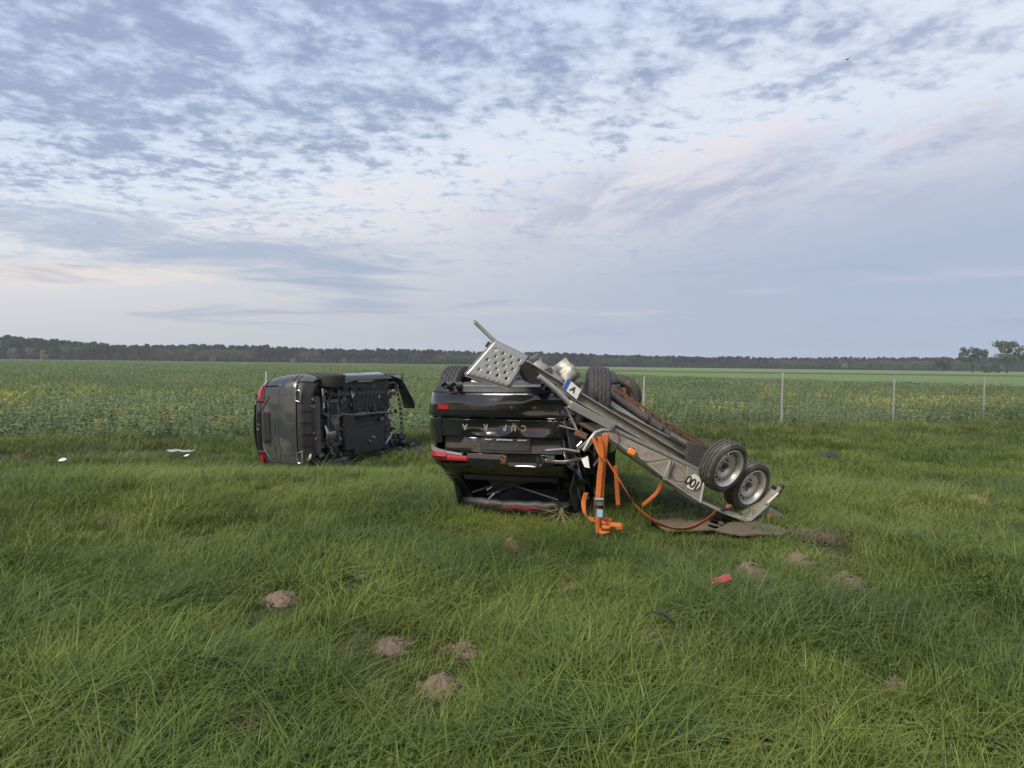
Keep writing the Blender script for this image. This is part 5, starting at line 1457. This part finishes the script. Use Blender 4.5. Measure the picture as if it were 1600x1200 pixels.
tag(mb.build("strap_hook", PLAST, None, origin=S(932, 847, 6.95), loc=S(932, 847, 6.95), bevel=.012), "small black lump under the hanging ratchet strap in the grass", "debris")
strap("lashing_strap", "long orange strap sweeping in an arc from the trailer rail to the mudguard end", [(S(928, 686, 7.0), (.8, .3, -.3)), (S(944, 712, 6.96), (.75, .2, -.6)), (S(966, 747, 6.98), (.75, .2, -.65)), (S(992, 788, 7.05), (.5, .2, -.8)), (S(1018, 812, 7.08), (.1, .6, -.6)), (S(1050, 825, 7.12), (0, .9, -.4)), (S(1078, 825, 7.15), (-.1, .7, -.7)), (S(1100, 814, 7.2), (-.3, .3, -.8)), (S(1119, 799, 7.3), (-.3, .2, -.8))], .055)
strap("lashing_strap", "short brown orange strap end hanging below the trailer side board", [(S(1034, 755, 7.5), (.9, .2, -.3)), (S(1026, 770, 7.5), (.8, .2, -.5)), (S(1010, 785, 7.45), (.6, .2, -.8)), (S(1004, 790, 7.45), (.6, .2, -.8))], .04)
strap("lashing_strap", "short orange strap hanging behind the ratchet strap beside the black car", [(S(962, 728, 7.6), (1, .1, 0)), (S(964, 760, 7.6), (1, .1, 0)), (S(966, 790, 7.6), (1, .1, 0))], .045)
# grass torn up on the car
for nm, lb, px, py, d, n, sp, w_ in (("straw_tuft", "tuft of torn yellow grass hanging from the roof corner of the black car", 872, 801, 7.50, 22, .09, .12),):
    V, Fc, tn = blades(n, sp, .08, .2, .006, 77, lean=1.1, segs=4, curl=.8); me = tint_mesh(nm, V, Fc, tn, STRAW)
    o = link(nm, me, None, None, W(px, py, d), (R(200), 0, 0)); tag(o, lb, "grass tuft", kind=None)

for j, (px, py, lb) in enumerate(((1252, 836, "brown torn up grass roots on the dug soil at the trailer's end"), (1282, 842, "dry brown root tangle right of the dug soil beyond the trailer's end"))):
    x_, y_ = gpt(px, py); V, Fc, tn = blades(150, .20, .05, .15, .006, 90 + j, lean=1.3, segs=4, curl=.6); me = tint_mesh("torn_turf", V, Fc, tn, SEED)
    o = link("torn_turf", me, None, None, (x_, y_, gz(x_, y_) + .03)); tag(o, lb, "grass tuft")
# ================================================================== molehills and litter in the grass
SOIL = mat("loose_soil", (0.150, 0.108, 0.084), 0.97, var=0.4, scale=30, bump=1.0, bscale=60)
SOILD = mat("dark_soil", (0.085, 0.062, 0.045), 0.97, var=0.4, scale=30, bump=1.0, bscale=60)
hl = ["largest pinkish brown molehill near the lower centre", "brown molehill up left of the largest one, half grown over", "flat grassy molehill right of the two lower centre ones", "faint molehill left of centre in the long grass",
      "pale sandy molehill in the right foreground just behind the red shard", "small pale molehill nearest the trailer wheels", "low grey molehill, rightmost of three in line before the trailer", "reddish molehill in front of the black car's roof", "molehill beside the curved dark strip in the grass",
      "small molehill far down at the right in long grass", "dark molehill deep in lush grass at bottom left", "overgrown low molehill up left of the lower centre pair", "tiny grey molehill between the ratchet strap and the curved strip", "flat brown patch of soil near the right edge behind the trailer", "freshly dug dark soil heap at the trailer's buried end", "earthy spot at the bottom left corner"]
for i, (hx, hy, hr, hh) in enumerate(HILLS):
    mb = MB(); rows = []; r_ = random.Random(i)
    nr, na = 12, 36
    vs = [(0, 0, hh)]; fs = []
    for a in range(1, nr + 1):
        for b in range(na):
            t_ = 2 * math.pi * b / na; rr = a / nr; R_ = hr * rr * (1 + .18 * noise.noise(Vector((math.cos(t_) * 1.3, math.sin(t_) * 1.3, i))))
            x, y = R_ * math.cos(t_), R_ * math.sin(t_) 
            z = hh * .62 * (1 - rr ** 2) ** 1.1 * (1 + .5 * noise.noise(Vector((x * 9, y * 9, i + 5)))) + .018 * noise.noise(Vector((x * 38, y * 38, i))) + .012 * noise.noise(Vector((x * 80, y * 80, i))) - (.03 if a == nr else 0)
            vs.append((x, y, z))
    fs += [(0, 1 + b, 1 + (b + 1) % na) for b in range(na)]
    for a in range(nr - 1):
        fs += [(1 + a * na + b, 1 + (a + 1) * na + b, 1 + (a + 1) * na + (b + 1) % na, 1 + a * na + (b + 1) % na) for b in range(na)]
    # crumbs
    for k in range(40):
        a = r_.uniform(0, 6.28); d = hr * r_.uniform(.9, 1.35); s_ = r_.uniform(.008, .02)
        mb.box((d * math.cos(a), d * math.sin(a), .01), (s_, s_, s_ * .8), Matrix.Rotation(r_.uniform(0, 3), 3, "Z"))
    mb.add(vs, fs)
    for k in range(46):
        a = r_.uniform(0, 6.28); d = hr * math.sqrt(r_.uniform(0, 1)) * .95; s_ = r_.uniform(.006, .016)
        z = hh * .62 * max(0, 1 - (d / hr) ** 2) ** 1.1
        mb.box((d * math.cos(a), d * math.sin(a), z + s_ * .3), (s_, s_ * r_.uniform(.7, 1.3), s_ * .8), Matrix.Rotation(r_.uniform(0, 3), 3, 'Z') @ Matrix.Rotation(r_.uniform(0, 1), 3, 'X'))
    o = mb.build("molehill", SOILD if i in (10, 14, 15) else SOIL, None, smooth=60, loc=(hx, hy, gz(hx, hy) + .01))
    tag(o, hl[i], "molehill", "molehills in the meadow")
def G3(px, py, h=.12):
    v = fwd + right * ((px - 800) / F) + upv * ((600 - py) / F)
    p = None; t_ = 1.0
    while t_ < 40:
        q = CAM_POS + v * t_
        if q.z < gz(q.x, q.y) + h: p = q; break
        t_ += .01
    return p
REDG = mat("red_shard", (0.40, 0.02, 0.03), 0.3, coat=.5, var=.3)
c = G3(1130, 914); mb = MB(); mb.sheet([[(x, y, .015 * math.sin(x * 30) + .4 * y) for x in np.linspace(-.085, .05, 6) if True] for y in np.linspace(-.03, .03, 4)])
tag(mb.build("lens_shard", REDG, None, solid=.006, loc=c + Vector((0, 0, .04))), "broken red lamp lens lying in front of the pale molehill", "debris")
c = G3(1036, 968); mb = MB(); mb.tube([(-.10, .02, .02), (-.06, 0, .045), (0, -.01, .035), (.06, 0, -.02), (.10, .02, -.10)], .007, 6)
mb.sheet([[( -.03 + .1 * u, .0, .045 - .06 * u * u), (-.03 + .1 * u, .03, .05 - .06 * u * u)] for u in np.linspace(0, 1, 8)])
tag(mb.build("trim_strip", PLAST, None, smooth=60, loc=c), "curved dark trim strip with shiny edge sticking out of the grass", "debris")
c = G3(1290, 710, .16); mb = MB(); mb.sheet([[(x, y, .03 * math.sin(x * 6) + y * .3) for x in np.linspace(-.20, .22, 8)] for y in np.linspace(-.08, .08, 4)])
tag(mb.build("black_fragment", PLAST, None, solid=.01, loc=c), "flat black plastic panel lying in the meadow right of the trailer", "debris")
for px, py, sx, sz, nm, lb in ((98, 718, .09, .03, "white_fragment", "white crumpled fragment at the field edge far left"), (283, 704, .52, .012, "pale_strip", "long pale strip lying at the edge of the crop left of the grey car"), (292, 711, .07, .05, "white_fragment", "tiny white fragment just below the long pale strip")):
    c = G3(px, py, .17); mb = MB(); mb.sheet([[(x, y, .03 * noise.noise(Vector((x * 8, y * 8, px))) + y * sz * 6) for x in np.linspace(-sx / 2, sx / 2, 8)] for y in np.linspace(-.06, .06, 4)])
    tag(mb.build(nm, WHITEP if sx < .5 else TGL, None, solid=.008, loc=c), lb, "debris")
rd = random.Random(21)
for k in range(12):
    px, py = rd.uniform(596, 662), rd.uniform(690, 712); c = G3(px, py, .14); mb = MB(); a_ = rd.uniform(.05, .13)
    mb.sheet([[(x, y, .03 * math.sin(x * 20 + k) + y * rd.uniform(.2, .8)) for x in np.linspace(-a_, a_, 5)] for y in np.linspace(-.035, .05, 3)])
    tag(mb.build("plastic_fragment", PLAST, None, solid=.008, loc=c, rot=(rd.uniform(-.3, .3), 0, rd.uniform(0, 3))), "small dark plastic fragment in the grass below the torn front of the grey car", "debris", "plastic fragments below the torn front of the grey car")
# tiny bird high in the sky
b0 = W(1324, 93, 60); mb = MB(); mb.tube([(-.12, 0, 0), (-.04, 0, .01), (.08, 0, 0), (.14, 0, .01)], [.01, .05, .04, .01], 8)
for sg in (1, -1): mb.prism([(-.05, sg * .03, .02), (.06, sg * .03, .02), (.03, sg * .28, .10), (-.05, sg * .34, .08)], (0, 0, .008))
tag(mb.build("bird", INSIDE, None, loc=b0, rot=(0, 0, .6)), "tiny dark bird flying high at the upper right", "bird")
# broad leaved weeds
WEED = leafmat("weed_leaf", [(0.0, (0.028, 0.062, 0.036)), (0.6, (0.055, 0.10, 0.050)), (1.0, (0.085, 0.14, 0.07))], 0.25, 0.5, 0.4)
def rosette(name, label, px, py, n, ll, seed):
    r = random.Random(seed); V = []; Fc = []; tn = []
    for k in range(n):
        a = k * 2.4 + r.uniform(-.3, .3); L_ = ll * r.uniform(.6, 1.1); el = r.uniform(.25, 1.1); wd = L_ * .13; o = len(V); tv = r.uniform(0, 1)
        ux, uy = math.cos(a), math.sin(a)
        for i in range(7):
            t_ = i / 6; rr = L_ * t_ * math.cos(el * (1 - .5 * t_)); z = L_ * t_ * math.sin(el) * (1 - .45 * t_); w_ = wd * math.sin(math.pi * min(1, t_ * .9 + .08)) + .003
            V += [(ux * rr - uy * w_, uy * rr + ux * w_, z + w_ * .4), (ux * rr, uy * rr, z), (ux * rr + uy * w_, uy * rr - ux * w_, z + w_ * .4)]; tn += [tv] * 3
        for i in range(6):
            q = o + i * 3; Fc += [(q, q + 1, q + 4, q + 3), (q + 1, q + 2, q + 5, q + 4)]
    me = tint_mesh(name, V, Fc, tn, WEED); c = G3(px, py, .03); o = link(name, me, None, None, (c.x, c.y, gz(c.x, c.y) + .02)); tag(o, label, "plant"); return o
rosette("thistle", "dark green rosette of narrow leaves at the bottom right of centre", 1092, 1165, 34, .13, 1)
rosette("dock_plant", "broad leaved plant right beside the dark rosette at the bottom", 1178, 1150, 12, .11, 2)
rosette("dock_plant", "dark broad leaved weed beside the lowest left molehill", 395, 1060, 14, .11, 4)
# weed clumps along the crop edge
for i, (px, d, h, lb) in enumerate(((180, 16.8, .55, "bright green grass clump standing out at the crop edge on the left"), (265, 17.4, .40, "darker weed clump right of the bright one at the crop edge"), (1352, 22.5, .42, "dark green weed clump at the foot of the fence between two posts"), (520, 15.5, .26, "grass clump growing between the two wrecked cars"))):
    V, Fc, tn = blades(420, .42, h * .5, h, .011, 60 + i, lean=.45, segs=5, curl=1.0); o = link("grass_clump", tint_mesh("grass_clump", V, Fc, tn, GRASS if i % 2 == 0 else WEED))
    x_ = (px - 800) / F * d; o.location = (x_, d, gz(x_, d)); tag(o, lb, "grass clump")
